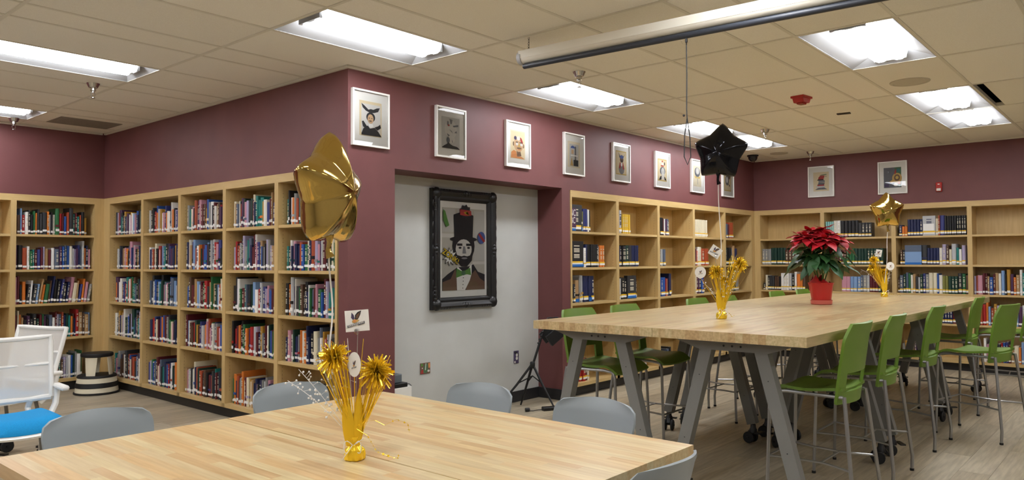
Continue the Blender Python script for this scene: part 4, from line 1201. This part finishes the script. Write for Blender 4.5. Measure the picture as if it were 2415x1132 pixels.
# ================================================================== STAR BALLOONS
def star_radius(a, rin):
    k = (a % (2 * math.pi / 5)) / (2 * math.pi / 5)
    k = abs(k - .5) * 2          # 1 at a tip, 0 in a notch
    th = (1 - k) * math.pi / 5
    x1, y1 = 1.0, 0.0
    x2, y2 = rin * math.cos(math.pi / 5), rin * math.sin(math.pi / 5)
    # ray at angle th from the tip direction against the edge from tip to notch
    den = math.cos(th) * (y2 - y1) - math.sin(th) * (x2 - x1)
    r = (x1 * (y2 - y1) - y1 * (x2 - x1)) / den
    return r
def star_balloon(label, center, rad, yaw, roll, m, thick, knot_to, seed, ribbon=M_RIBBON, rin=.70):
    t = thing('star_balloon', label, 'balloon', center, 0, 'foil star balloons tied to the centrepieces')
    rr = random.Random(seed)
    nth_, nr = 120, 16
    q = Matrix.Rotation(yaw, 3, 'Z') @ Matrix.Rotation(roll, 3, 'Y')
    ph = [rr.uniform(0, 6.28) for _ in range(6)]
    vs, fs = [], []
    idx = {}
    def pt(a, rho, side):
        R0 = star_radius(a, rin)
        Rr = R0 * (1 - .05 * max(0, R0 - .88) / .12)
        x = Rr * rho * math.sin(a); z = Rr * rho * math.cos(a)
        dome = max(0, 1 - rho ** 2.0) ** .62
        h = thick * dome * (.80 + .10 * (R0 - rin) / (1 - rin) * rho + .20 * (1 - rho))
        wr = .016 * rho ** 7 * (1 - rho ** 8) * (math.sin(23 * a + ph[0] + side) * .6 + math.sin(41 * a + ph[1]) * .4)
        # fold running down each valley
        k = (a % (2 * math.pi / 5)) / (2 * math.pi / 5)
        fold = -.008 * math.exp(-((k - .5) / .07) ** 2) * rho * (1 - rho ** 3) * thick * 3
        h = h + (wr + fold) * (1 if rho < .999 else 0)
        p = q @ Vector((x * rad, side * max(h, 0) * rad, z * rad))
        return p
    for s in (-1, 1):
        c0 = len(vs); vs.append(pt(0, 0, s))
        for j in range(1, nr + 1):
            for k in range(nth_):
                if j == nr and s == 1:
                    idx[(s, j, k)] = idx[(-1, j, k)]; continue
                idx[(s, j, k)] = len(vs)
                vs.append(pt(2 * math.pi * k / nth_ + math.pi / 5 * 0, j / nr, s))
        for k in range(nth_):
            k2 = (k + 1) % nth_
            f_ = (c0, idx[(s, 1, k)], idx[(s, 1, k2)])
            fs.append(f_ if s == 1 else f_[::-1])
            for j in range(1, nr):
                f_ = (idx[(s, j, k)], idx[(s, j + 1, k)], idx[(s, j + 1, k2)], idx[(s, j, k2)])
                fs.append(f_ if s == 1 else f_[::-1])
    mb = MB(); mb.add(vs, fs)
    me = mb.mesh('envelope', m); me.polygons.foreach_set('use_smooth', [True] * len(me.polygons))
    link('envelope', me, t)
    base = q @ Vector((0, 0, -rad * rin * .98))
    MB().tube([base + Vector((0, 0, .02)), base + Vector((.004, .003, -.02)), base + Vector((-.003, .002, -.05)), base + Vector((.004, -.003, -.075))], [.022, .010, .009, .016], 8).build('neck', m, t, True)
    a = base + Vector((0, 0, -.05)); b = Vector(knot_to) - Vector(center)
    pts = []
    for k in range(13):
        s_ = k / 12
        p = a.lerp(b, s_) + Vector((.012 * math.sin(5 * s_), .010 * math.sin(7 * s_ + 1), 0)) * (1 - s_) * s_ * 3
        pts.append(p)
    rb = MB()
    rb.sheet(1, 12, lambda u, v: pts[min(12, int(round(v * 12)))] + Vector((.654, -.756, 0)) * (u - .5) * .006, .0008)
    rb.build('ribbon', ribbon, t)
    return t
def cam_point(px, py, depth):
    d = _fw + _r2 * ((px - IW / 2) / FPX) - _u2 * ((py - IH / 2) / FPX)
    return CAM + d * depth
VA = YAW - math.pi / 2      # turn that makes a star face the viewpoint side of the room
CP = [Vector((-1.875, -2.545, .74)), Vector((1.425, -2.352, 1.02)), Vector((5.395, -2.372, 1.02))]
star_balloon('large gold star balloon turned nearly edge on, over the low table', (-1.957, -2.507, 1.672), .222, VA + R(77), R(0), M_BALGOLD, .43, CP[0] + Vector((-.055, .064, .28)), 5)
star_balloon('black star balloon floating below the ceiling over the tall table', (1.43, -2.352, 2.185), .215, VA - R(36), R(6), M_BALBLK, .34, CP[1] + Vector((0, 0, .06)), 9)
star_balloon('gold star balloon facing the room at the far end of tall table', (5.33, -2.43, 1.955), .215, VA + R(4), R(-2), M_BALGOLD, .36, CP[2] + Vector((0, 0, .06)), 13)

# ================================================================== GOLD CENTREPIECES
CR = math.atan2(-.756, .654)     # local x of each centrepiece runs along the room's diagonal
def eagle(card, s, y, cx=0, cz=0, m1='ink', m2='brown'):
    """small bird emblem and slanted banner, flat print facing -y"""
    P = lambda pts: [(cx + a * s, y, cz + b * s) for a, b in pts]
    parts = [('emblem_wing', 'purple', [(-.30, .26), (-.24, .62), (-.10, .42), (-.06, .18), (-.18, .10)]),
             ('emblem_wing', 'ink', [(-.06, .10), (-.02, .42), (.16, .62), (.42, .72), (.32, .42), (.18, .16), (.06, .06)]),
             ('emblem_feather', 'brown', [(.02, .16), (.06, .42), (.34, .64), (.26, .40), (.14, .18)]),
             ('emblem_body', 'ochre', [(-.26, .02), (-.14, .14), (.04, .12), (.26, .06), (.10, -.06), (-.08, -.12), (-.22, -.10)]),
             ('emblem_head', 'orange', [(-.18, .00), (-.08, .14), (.04, .06), (.0, -.06), (-.12, -.08)]),
             ('banner', 'slate', [(-.58, -.26), (.60, -.02), (.60, -.20), (.16, -.30), (.14, -.24), (-.58, -.42)])]
    for n, (nm, c, pts) in enumerate(parts):
        MB().add([(cx + a * s, y - .0003 * n, cz + b * s) for a, b in pts], [tuple(range(len(pts)))]).build(nm, PM(c), card)
    bl = MB()
    for k in range(9):
        a = -.50 + k * .118
        b0 = -.385 + (a + .58) * .205
        bl.add([(cx + (a + u) * s, y - .0022, cz + (b0 + v) * s) for u, v in ((0, 0.02), (.08, .036), (.08, .126), (0, .11))], [(0, 1, 2, 3)])
    w = bl.build('banner_lettering', PM('pale'), card); w['kind'] = 'stuff'
def centrepiece(label, loc, cfg, seed):
    t = thing('foil_centrepiece', label, 'centrepiece', loc, CR, 'gold foil centrepieces')
    rr = random.Random(seed)
    # wrapped weight with gathered neck
    wob = lambda a, z: 1 + .07 * math.sin(9 * a + z * 60) + .05 * math.sin(5 * a + 1)
    MB().lathe([(.030, 0), (.034, .004), (.035, .020), (.033, .038), (.022, .048), (.014, .056), (.017, .066), (.024, .082)], 36, (0, 0, 0), wob=wob).build('foil_weight', M_GOLD, t, True)
    # stiff foil leaves rising from the neck
    for (x, y_, hgt, w, lean) in ((-.012, -.008, .17, .042, -.10), (.010, -.006, .20, .032, .04), (.004, .014, .15, .04, .12)):
        def leaf(u, v, x=x, y_=y_, hgt=hgt, w=w, lean=lean):
            wid = w * (math.sin(math.pi * min(1, .18 + v * .82)) ** .7)
            return (x + (u - .5) * wid + lean * v * hgt, y_ - .012 * math.cos((u - .5) * 2.2), .05 + v * hgt)
        MB().sheet(4, 8, leaf, .0008).build('foil_leaf', M_GOLDM, t, True)
    # ribbon bow
    rb = MB()
    for s in (-1, 1):
        loop = [Vector((s * (.004 + .026 * math.sin(math.pi * k / 10)), -.022 - .014 * math.sin(math.pi * k / 10), .056 + .018 * math.sin(2 * math.pi * k / 10) - .012 * k / 10)) for k in range(11)]
        rb.tube(loop, .0016, 5)
        tail = [Vector((s * (.002 + .035 * k / 8), -.024 - .016 * math.sin(2.6 * k / 8), .056 - .05 * k / 8 * (1.0 if s < 0 else -.5))) for k in range(9)]
        rb.tube(tail, .0014, 5)
    bw_ = rb.build('ribbon_bow', M_RIBBON, t, True)
    # tinsel bursts on their stems
    def strips(mb, c, d, n, r0, r1, wd, flat):
        d = Vector(d).normalized()
        for _ in range(n):
            a = Vector((rr.gauss(0, 1), rr.gauss(0, 1), rr.gauss(0, 1))).normalized()
            a = (a + d * flat).normalized()
            L_ = rr.uniform(r0, r1)
            sd = a.cross(Vector((rr.gauss(0, 1), rr.gauss(0, 1), rr.gauss(0, 1)))).normalized() * wd
            mid = Vector(c) + a * L_ * .55 + Vector((0, 0, .004)); end = Vector(c) + a * L_ + Vector((0, 0, -.15 * L_ * rr.random()))
            p0 = Vector(c) + a * .004
            mb.add([p0 - sd, p0 + sd, mid + sd, mid - sd, end + sd * .9, end - sd * .9], [(0, 1, 2, 3), (3, 2, 4, 5)])
    for (x, z, rad_, n) in cfg['burst']:
        c = (x, rr.uniform(-.02, .02), z)
        mb = MB()
        strips(mb, c, (x, 0, .3), n * 2, rad_ * .30, rad_, .0030, .25)
        o = mb.build('tinsel_burst', M_GOLD, t)
        st = MB()
        for k in range(4):
            e = Vector(c) + Vector((rr.uniform(-.014, .014), rr.uniform(-.014, .014), 0))
            b0 = Vector((rr.uniform(-.008, .008), rr.uniform(-.008, .008), .05))
            st.tube([b0, b0.lerp(e, .5) + Vector((x * .08, 0, .02)), e], .0022, 5)
        st.build('burst_stem', M_GOLDM, o, True)
        # metallic strands around the stem
        sm = MB()
        for k in range(30):
            e = Vector(c) + Vector((rr.uniform(-.05, .05), rr.uniform(-.05, .05), rr.uniform(-.05, .07)))
            b0 = Vector((rr.uniform(-.01, .01), rr.uniform(-.01, .01), .055))
            side = Vector((rr.gauss(0, 1), rr.gauss(0, 1), 0)).normalized() * .0022
            m_ = b0.lerp(e, .5)
            sm.add([b0 - side * .4, b0 + side * .4, m_ + side, m_ - side, e + side * .5, e - side * .5], [(0, 1, 2, 3), (3, 2, 4, 5)])
        sm.build('foil_strands', M_GOLD, o)
    # beaded sprays
    for (x, z, sag, n, m_, r_) in cfg['spray']:
        mb = MB(); bd_ = MB()
        b0 = Vector((0, 0, .06)); e = Vector((x, rr.uniform(-.03, .03), z))
        pts = [b0.lerp(e, k / 12) + Vector((0, 0, sag * math.sin(math.pi * k / 12))) for k in range(13)]
        mb.tube(pts, .0011, 5)
        for k in range(n):
            f_ = .35 + .65 * k / n
            i_ = min(11, int(f_ * 12)); p = pts[i_].lerp(pts[i_ + 1], f_ * 12 - i_)
            q_ = p + Vector((rr.uniform(-.022, .022), rr.uniform(-.022, .022), rr.uniform(-.016, .018)))
            mb.tube([p, q_], .0006, 4)
            bd_.ball(q_, r_ * rr.uniform(.7, 1.15), 5)
        sp = mb.build('spray_stem', M_RIBBON if m_ is M_BEAD else M_GOLD, t)
        q2 = bd_.build('spray_beads', m_, sp, True); q2['kind'] = 'stuff'
    # wire garlands that trail beside the base
    for g in cfg.get('garland', []):
        mb = MB(); sb = MB()
        pts = [Vector(p) for p in g]
        mb.tube(pts, .0005, 4)
        for k in range(len(pts) - 1):
            for f_ in (.2, .7):
                p = pts[k].lerp(pts[k + 1], f_)
                r_ = rr.uniform(.004, .007); a0 = rr.uniform(0, 6)
                u_ = Vector((rr.gauss(0, 1), rr.gauss(0, 1), rr.gauss(0, 1))).normalized(); v_ = u_.cross(Vector((rr.gauss(0, 1), rr.gauss(0, 1), 1))).normalized()
                sb.add([p + (u_ * math.cos(a0 + math.pi * j / 5) + v_ * math.sin(a0 + math.pi * j / 5)) * (r_ if j % 2 == 0 else r_ * .45) for j in range(10)], [tuple(range(10))])
        gw = mb.build('garland_wire', M_GOLD, t); s2 = sb.build('garland_stars', M_GOLD, gw); s2['kind'] = 'stuff'
    # card and round tag
    x, z, w, h, ang, yaw = cfg['card']
    cd = MB().box(-w / 2, w / 2, -.0006, .0006, -h / 2, h / 2).build('logo_card', M_PAPER, t, False, (x, -.01, z))
    cd.rotation_euler = (0, ang, yaw)
    eagle(cd, w * .62, -.0010, -.06 * w, -.02 * h)
    MB().tube([(x, .004, z - h * .30), (x * .9, .004, z - h * .8), (0, 0, .06)], .0012, 6).build('card_holder_wire', M_WIRE, t, True)
    MB().lathe([(.009, -.0012), (.0105, 0), (.009, .0012)], 16, (x, -.013, z - h * .5), axis='y').build('card_clip', M_CLEAR, t)
    x, z, r_, sq, yaw = cfg['tag']
    tg = MB().lathe([(r_, -.0006), (r_, .0006)], 28, (0, 0, 0), axis='y').build('round_tag', M_PAPER, t, False, (x, -.028, z))
    tg.rotation_euler = (0, 0, yaw); tg.scale = (sq, 1, 1)
    eagle(tg, r_ * .62, -.0010, 0, -.1 * r_)
    MB().tube([(x, -.024, z - r_ * .9), (x * .5, -.01, z * .55), (0, 0, .06)], .0016, 6).build('tag_stem', M_GOLDM, t, True)
    return t
G0 = [[(.012, -.02, .12), (.04, -.02, .135), (.075, -.02, .14), (.11, -.03, .125), (.15, -.03, .145), (.19, -.03, .13), (.195, -.03, .10)],
      [(.012, -.02, .11), (.05, -.03, .09), (.07, -.04, .062), (.085, -.05, .04), (.12, -.06, .03), (.16, -.07, .02), (.165, -.07, .035)],
      [(.01, -.01, .17), (.05, -.01, .16), (.07, -.02, .19), (.075, -.02, .215)]]
centrepiece('gold foil centrepiece with white bead sprays on the low front table', CP[0],
            dict(burst=[(-.070, .352, .068, 190), (.075, .300, .070, 210)], spray=[(-.235, .275, .020, 22, M_BEAD, .0042), (-.195, .315, .012, 18, M_BEAD, .0042), (-.125, .330, .0, 14, M_BEAD, .0045), (-.10, .40, 0, 10, M_GOLDM, .004), (-.03, .42, 0, 8, M_BEAD, .0038), (.03, .42, 0, 0, M_GOLDM, .003)],
                 garland=G0, card=(.010, .484, .082, .074, R(-4), R(8)), tag=(.004, .334, .043, .62, R(-22))), 3)
centrepiece('gold foil centrepiece with tilted diamond card on near end of tall table', CP[1],
            dict(burst=[(.128, .378, .062, 170), (-.030, .325, .060, 170), (.02, .27, .04, 80)], spray=[(-.13, .25, .03, 14, M_BEAD, .004), (.11, .36, .0, 18, M_BEAD, .004), (.03, .30, .0, 16, M_BEAD, .004), (.06, .42, 0, 8, M_GOLDM, .004)],
                 garland=[[(.03, -.03, .05), (.05, -.035, .035), (.06, -.04, .015), (.08, -.04, .03)]], card=(-.042, .468, .082, .074, R(34), R(4)), tag=(-.152, .325, .041, .98, R(6))), 8)
centrepiece('gold foil centrepiece with small tag at far end of tall table', CP[2],
            dict(burst=[(-.118, .400, .055, 150), (-.128, .315, .055, 140), (.0, .27, .05, 120)], spray=[(-.25, .30, .04, 6, M_BEAD, .004), (.08, .36, .0, 12, M_BEAD, .005), (.05, .25, .0, 12, M_BEAD, .004)],
                 garland=[[(.04, -.02, .02), (.08, -.02, .03), (.12, -.02, .008), (.15, -.02, .03), (.17, -.02, .01)]], card=(-.06, .478, .060, .078, R(10), R(-20)), tag=(.056, .335, .046, .98, R(4))), 14)

# ================================================================== POINSETTIA
def poinsettia(loc):
    t = thing('potted_poinsettia', 'red poinsettia in red foil wrapped pot on the tall table', 'plant', loc, 0)
    rr = random.Random(21)
    w1 = lambda a, z: 1 + (.05 * math.sin(7 * a + 1) + .03 * math.sin(13 * a)) * min(1, max(0, (z - .05) / .15))
    MB().lathe([(.078, .012), (.082, .02), (.092, .10), (.104, .175), (.112, .20), (.098, .198), (.088, .17), (.04, .165)], 40, (0, 0, 0), wob=w1).build('foil_wrap', M_POT, t, True)
    # crumpled foil flaps standing above the rim
    for a, hgt, wd in ((100, .10, .10), (160, .09, .10), (215, .05, .08), (20, .09, .09), (60, .06, .09), (300, .03, .08)):
        def flap(u, v, a=a, hgt=hgt, wd=wd):
            b = R(a) + (u - .5) * wd / .1 * 1.3
            rad_ = .104 - .030 * v + .006 * math.sin(9 * u)
            return (rad_ * math.cos(b), rad_ * math.sin(b), .185 + v * hgt * (1 - .8 * abs(u - .5) * 2 * v))
        MB().sheet(6, 5, flap, .0015).build('foil_flap', M_POT, t, True)
    MB().lathe([(.084, 0), (.093, .006), (.095, .042), (.092, .042), (.088, .008), (.02, .006)], 32).build('saucer', M_PINK, t, True)
    MB().lathe([(.086, .165), (.03, .175), (.001, .178)], 20).build('soil', M_SOIL, t)
    def leafmesh(name, m, L_, W_, lob=0.0, droop=.25):
        def fn(u, v):
            x = (u - .5) * 2
            w = W_ / 2 * (math.sin(math.pi * min(1, v ** .8)) ** .85) * (1 - .25 * v) + .0006
            w *= 1 + lob * math.sin(v * 11)
            return (x * w, v * L_, -droop * L_ * v * v + .12 * abs(x) * w + .004 * math.sin(9 * v))
        return MB().sheet(4, 8, fn, .0008).mesh(name, m, True)
    br = [leafmesh('bract', M_BRACT, .180, .112, .06, .38), leafmesh('bract', M_BRACT, .150, .094, .05, .22), leafmesh('bract', M_BRACT, .105, .060, .05, .10)]
    lf = [leafmesh('leaf', M_LEAF, .155, .090, .08, .30), leafmesh('leaf', M_LEAF, .125, .074, .08, .42)]
    heads = [(-.17, .05, .60), (-.04, -.10, .62), (.15, .02, .60), (.03, .10, .66), (-.10, .14, .62), (.13, -.12, .58), (.02, -.02, .68), (-.14, -.09, .58)]
    for hx, hy, hz in heads:
        b0 = (rr.uniform(-.03, .03), rr.uniform(-.03, .03), .17)
        MB().tube([b0, (hx * .5, hy * .5, .36), (hx, hy, hz)], [.006, .005, .004], 6).build('stem', M_STEM, t, True)
        n = 6
        ph = rr.uniform(0, 6)
        for layer, (cnt, mi, tilt) in enumerate(((6, 0, -10), (5, 1, 8), (4, 2, 24))):
            for k in range(cnt):
                a = ph + layer * .5 + 2 * math.pi * k / cnt + rr.uniform(-.2, .2)
                link('bract', br[mi], t, (hx, hy, hz + .006 * layer), (R(tilt + rr.uniform(-14, 10)), R(rr.uniform(-12, 12)), a), (1, rr.uniform(.85, 1.1), 1))
        mb = MB()
        for k in range(5): mb.ball((hx + rr.uniform(-.01, .01), hy + rr.uniform(-.01, .01), hz + .022), .005, 5)
        c_ = mb.build('flower_buds', mat('yellow green bud', (176, 178, 60), .5), t, True); c_['kind'] = 'stuff'
        for k in range(6):
            f_ = rr.uniform(.45, .92)
            z = .17 + (hz - .17) * f_
            a = rr.uniform(0, 6.28)
            link('leaf', lf[k % 2], t, (hx * f_ ** .8, hy * f_ ** .8, z), (R(rr.uniform(-30, 12)), R(rr.uniform(-15, 15)), a), (rr.uniform(.9, 1.15),) * 3)
    for k in range(26):
        a = 2 * math.pi * k / 13 + .3
        rad_ = rr.uniform(.09, .20)
        link('leaf', lf[k % 2], t, (rad_ * math.cos(a), rad_ * math.sin(a), rr.uniform(.34, .54)), (R(rr.uniform(-45, -5)), R(rr.uniform(-20, 20)), a - math.pi / 2), (rr.uniform(1.0, 1.3),) * 3)
    for k in range(8):
        a = 2 * math.pi * k / 8 + .3
        link('leaf', lf[k % 2], t, (.10 * math.cos(a), .10 * math.sin(a), rr.uniform(.38, .46)), (R(rr.uniform(-32, 0)), 0, a - math.pi / 2), (1.1, 1.1, 1.1))
    return t
poinsettia((3.56, -2.315, 1.02))

# ================================================================== STEP STOOL
t = thing('step_stool', 'round striped cream and black step stool in the far left corner', 'stool', (-.21, 4.21, 0), R(20))
MB().lathe([(.222, 0), (.228, .004), (.228, .018), (.220, .022)], 40).build('rubber_ring', M_RUBBER, t, True)
MB().lathe([(.216, .020), (.209, .072)], 40).build('lower_drum', M_CREAM, t, True)
MB().lathe([(.211, .072), (.214, .076), (.206, .122), (.202, .124)], 40).build('bumper_band', M_RUBBER, t, True)
MB().lathe([(.201, .122), (.193, .178)], 40).build('upper_drum', M_CREAM, t, True)
MB().lathe([(.195, .176), (.197, .182), (.190, .200), (.12, .203)], 40).build('tread', M_RUBBER, t, True)
for a in (205, 300, 60):
    ca, sa = math.cos(R(a)), math.sin(R(a))
    def post(u, v, a=a):
        b = R(a) + (u - .5) * (.62 + .30 * v)
        return ((.150 - .010 * v) * math.cos(b), (.150 - .010 * v) * math.sin(b), .198 + v * .205)
    MB().sheet(6, 4, post, .012).build('post', M_CREAM, t, True)
MB().lathe([(.150, .398), (.160, .404), (.162, .428), (.152, .438), (.05, .441)], 36).build('top_step', M_RUBBER, t, True)

# ================================================================== TRIPOD LAMP IN THE RECESS
t = thing('light_tripod', 'black tripod stand with drooping lamp panels in front of the pillar', 'tripod', (2.215, -.02, 0), 0)
hub = Vector((0.02, 0.04, .40))
for e in ((-.30, .22, .008), (-.02, .16, .008), (.06, -.20, .008)):
    lg = MB().tube([hub + Vector((0, 0, .02)), hub.lerp(Vector(e), .45), Vector(e)], [.013, .012, .008], 8).build('leg', M_BLACKM, t, True)
    MB().tube([hub + Vector((0, 0, -.10)), hub.lerp(Vector(e), .42)], .006, 6).build('brace', M_BLACKM, lg, True)
MB().lathe([(.022, .375), (.026, .38), (.026, .43), (.018, .44)], 12, (hub.x, hub.y, 0)).build('collar', M_BLACK, t, True)
top = Vector((.14, -.03, .80))
MB().tube([hub, hub.lerp(top, .5), top], [.012, .012, .010], 8).build('centre_pole', M_BLACKM, t, True)
for k in range(5):
    q = hub.lerp(top, .55 + .09 * k)
    MB().lathe([(.006, -.02), (.009, -.012), (.009, .012), (.006, .02)], 8, (q.x - .012, q.y, q.z), axis='x').build('clamp_knob', M_BLACK, t, True)
MB().lathe([(.016, -.02), (.018, .02)], 10, (top.x, top.y, top.z - .02)).build('chrome_joint', M_SPRK, t, True)
for k, (dx, dy) in enumerate(((.10, -.02), (.19, -.07))):
    c = top + Vector((dx, dy, -.02))
    MB().tube([top, top + Vector((.03, 0, .06)), top + Vector((dx * .7, dy * .6, .065)), c + Vector((.02, 0, .03))], .006, 6).build('gooseneck', M_BLACK, t, True)
    o = MB().cham(-.12, .12, -.018, .018, -.06, .06, .004).build('lamp_panel', M_BLACK, t, False, (c.x - .02 - .07 * k, c.y, c.z - .055 - .02 * k))
    o.rotation_euler = (0, R(-36), R(-49 + 24 * k))
    MB().box(-.11, .11, .0182, .020, -.052, .052).build('diffuser', mat('pale lamp diffuser', (206, 204, 196), .5), o)
t = thing('power_adapter', 'black power adapter with coiled cord on floor at the tripod feet', 'adapter', (2.20, -.22, 0), R(-30))
MB().cham(-.075, .075, -.032, .032, 0, .034, .006).build('brick', M_BLACK, t)
cpts = [(.075, 0, .012)] + [(.12 + .09 * k / 10 + .05 * math.cos(k * .9), .04 * math.sin(k * .9) + .03 * k / 10, .006) for k in range(16)]
MB().tube(cpts, .0035, 6).build('cord', M_CORD, t, True)
MB().tube([(-.075, 0, .012), (-.13, .02, .006), (-.17, .0, .006), (-.21, .01, .008)], .0035, 6).build('cord', M_CORD, t, True)
MB().lathe([(.018, -.02), (.018, .02)], 10, (-.225, .01, .018), axis='x').build('plug', M_BLACK, t, True)

# small stand with a device at the left of the recess
t = thing('side_stand', 'white stand half hidden behind the maroon corner in the recess', 'stand', (.575, .16, 0), 0)
MB().cham(-.10, .10, -.13, .13, .30, .40, .006).build('top_box', M_WHITE, t)
MB().box(-.085, .085, -.11, .11, 0, .30).build('body', M_WHITE, t)
t = thing('desk_device', 'black and grey device on the white stand behind the corner', 'device', (.56, .12, .40), 0)
MB().cham(-.07, .07, -.09, .09, 0, .035, .005).build('base', M_BLACK, t)
MB().cham(-.06, .035, -.06, .06, .035, .105, .006).build('screen_body', mat('device grey plastic', (104, 112, 118), .4), t)
MB().tube([(.06, -.06, .01), (.09, -.08, .022), (.10, -.10, .004)], .003, 6).build('cord', M_CORD, t, True)

# ================================================================== PROJECTION SCREEN
t = thing('projection_screen', 'rolled cream projection screen housing hung below the ceiling', 'screen', (.36, -1.44, 2.80), 0)
SL = 3.4
t.rotation_euler = (R(1.4), 0, 0)
MB().lathe([(.040, 0), (.043, .006), (.043, SL - .006), (.040, SL)], 24, (0, -SL, 0), axis='y').build('housing_tube', M_SCREEN, t, True)
MB().box(-.043, .043, -SL, 0, -.012, .04).build('housing_rail', M_SCREEN, t)
MB().lathe([(.036, 0), (.047, .002), (.047, .032), (.044, .036)], 24, (0, -.018, 0), axis='y').build('end_cap', M_FIXDIM, t, True)
MB().lathe([(.017, 0), (.018, .004), (.018, SL - .03), (.017, SL - .026)], 14, (-.012, -SL + .0, -.062), axis='y').build('bottom_bar', mat('dark slate bar', (46, 50, 58), .45), t, True)
MB().box(-.004, .002, -SL, -.03, -.060, -.02).build('screen_edge', M_BLACK, t)
for cy in (-.055, -3.2):
    ch = MB()
    n = 5
    for k in range(n):
        z = .045 + k * .018
        pts = [Vector((math.cos(a) * (.005 if k % 2 else 0), cy + math.cos(a) * (0 if k % 2 else .005), z + .009 + math.sin(a) * .012)) for a in [2 * math.pi * q / 10 for q in range(11)]]
        ch.tube(pts, .0014, 5)
    c_ = ch.build('hanging_chain', M_BLACKM, t, True); c_['kind'] = 'stuff'
MB().box(-.025, .025, -.08, -.04, .040, .046).build('hook_plate', M_BLACKM, t)
cl = MB(); cl.lathe([(.030, -.003), (.030, .003)], 20, (-.012, -1.228, -.085), axis='x')
cl.build('pull_tab', M_CLEAR, t, True)
t = thing('pull_cord', 'long dark pull cord hanging from the projection screen, looped at its end', 'cord', (.348, -2.668, 2.685), 0)
zc_ = -.45
MB().tube([(0, 0, 0), (.002, 0, -.2), (-.001, .002, -.4), (0, 0, zc_)], .0032, 6).build('cord', M_CORD, t, True)
MB().tube([(0, 0, zc_), (-.010, .012, zc_ - .10), (-.012, .014, zc_ - .22), (0, 0, zc_ - .265), (.012, -.014, zc_ - .22), (.010, -.010, zc_ - .10), (0, 0, zc_)], .0032, 6).build('cord_loop', M_CORD, t, True)
MB().lathe([(.006, 0), (.008, .01), (.006, .03)], 8, (0, 0, -.02)).build('cord_grip', M_BLACK, t, True)
MB().ball((-.012, .014, zc_ + .015), .007, 6).build('toggle', M_BLACK, t, True)

# ================================================================== CEILING FITTINGS
def sprinkler(label, x, y, s=1.0):
    t = thing('sprinkler_head', label, 'sprinkler', (x, y, H), 0, 'chrome sprinkler heads')
    MB().lathe([(.052, 0), (.050, -.004), (.036, -.034), (.028, -.038)], 24).build('escutcheon', M_SPRK, t, True)
    MB().lathe([(.022, -.034), (.022, -.06), (.013, -.066), (.012, -.078)], 14).build('body', M_SPRK, t, True)
    for s_ in (-1, 1):
        MB().tube([(s_ * .011, 0, -.076), (s_ * .017, 0, -.092), (s_ * .010, 0, -.110), (0, 0, -.118)], .0026, 6).build('yoke_arm', M_SPRK, t, True)
    MB().lathe([(.001, -.116), (.017, -.118), (.017, -.121), (.001, -.122)], 14).build('deflector', M_SPRK, t, True)
    return t
sprinkler('chrome sprinkler head between the two left ceiling lights', -1.06, 2.07)
sprinkler('chrome sprinkler head at the extreme left edge, near far left wall', -1.01, 4.30)
sprinkler('chrome sprinkler head in front of the middle ceiling light', 1.344, -1.205)
sprinkler('chrome sprinkler head right of the black balloon by the ceiling lights', 4.92, -1.255)
sprinkler('chrome sprinkler head close to the right wall, above the stacked books print', 7.08, -1.01)
t = thing('alarm_strobe', 'red alarm box fixed to the ceiling over the tall table', 'alarm', (3.45, -2.20, H), R(-8))
MB().box(-.085, .085, -.062, .062, -.018, 0).build('base_plate', M_RED, t)
MB().prism([(-.075, -.018), (.075, -.018), (.052, -.058), (-.052, -.058)], -.05, .05, 'y').build('housing', M_RED, t)
MB().cham(-.04, .04, -.03, .03, -.072, -.056, .006).build('strobe_lens', mat('red tinted lens', (150, 44, 36), .15), t)
t = thing('ceiling_speaker', 'round pale ceiling speaker next to the upper right light', 'speaker', (3.475, -3.10, H), 0)
MB().lathe([(.155, 0), (.153, -.006), (.128, -.009), (.126, -.006)], 40).build('rim', M_SPK, t, True)
MB().lathe([(.127, -.005), (.06, -.010), (.001, -.011)], 40).build('grille', M_SPK, t, True)
t = thing('motion_sensor', 'small dark slot sensor on a ceiling tile at right', 'sensor', (4.53, -2.24, H), R(8))
MB().cham(-.030, .030, -.065, .065, -.010, 0, .004).build('body', M_DKSLOT, t)
t = thing('dome_camera', 'black dome security camera on ceiling in the far corner', 'camera', (6.90, -.26, H), 0)
MB().lathe([(.080, 0), (.078, -.018), (.066, -.022)], 28).build('mount', M_BLACK, t, True)
MB().lathe([(.066, -.020), (.062, -.05), (.045, -.078), (.022, -.090), (.001, -.093)], 28).build('dome', M_DOME, t, True)
t = thing('ceiling_disc', 'flat pale disc on ceiling beside the black dome camera', 'disc', (6.95, -.62, H), 0)
MB().lathe([(.12, 0), (.118, -.008), (.08, -.011), (.001, -.012)], 32).build('plate', M_SPK, t, True)
t = thing('air_grille', 'grey square air grille in the ceiling near the far left corner', 'grille', (-.42, 4.05, H), 0)
MB().box(-.30, .30, -.22, .22, -.005, .0).build('panel', M_VENT, t)
for k in range(10):
    MB().box(-.29, .29, -.205 + k * .042, -.185 + k * .042, -.009, -.005).build('slat', M_VENT, t)
t = thing('wall_strobe', 'small red fire alarm box on the right maroon wall', 'alarm', (LC, -2.498, 2.368), R(-90))
MB().cham(-.036, .036, -.030, 0, -.060, .060, .006).build('housing', M_RED, t)
MB().cham(-.026, .026, -.042, -.030, -.052, -.018, .004).build('strobe_lens', mat('clear strobe lens', (222, 214, 206), .15), t)
MB().box(-.012, .012, -.0315, -.030, .03, .040).build('marking', PM('white'), t)
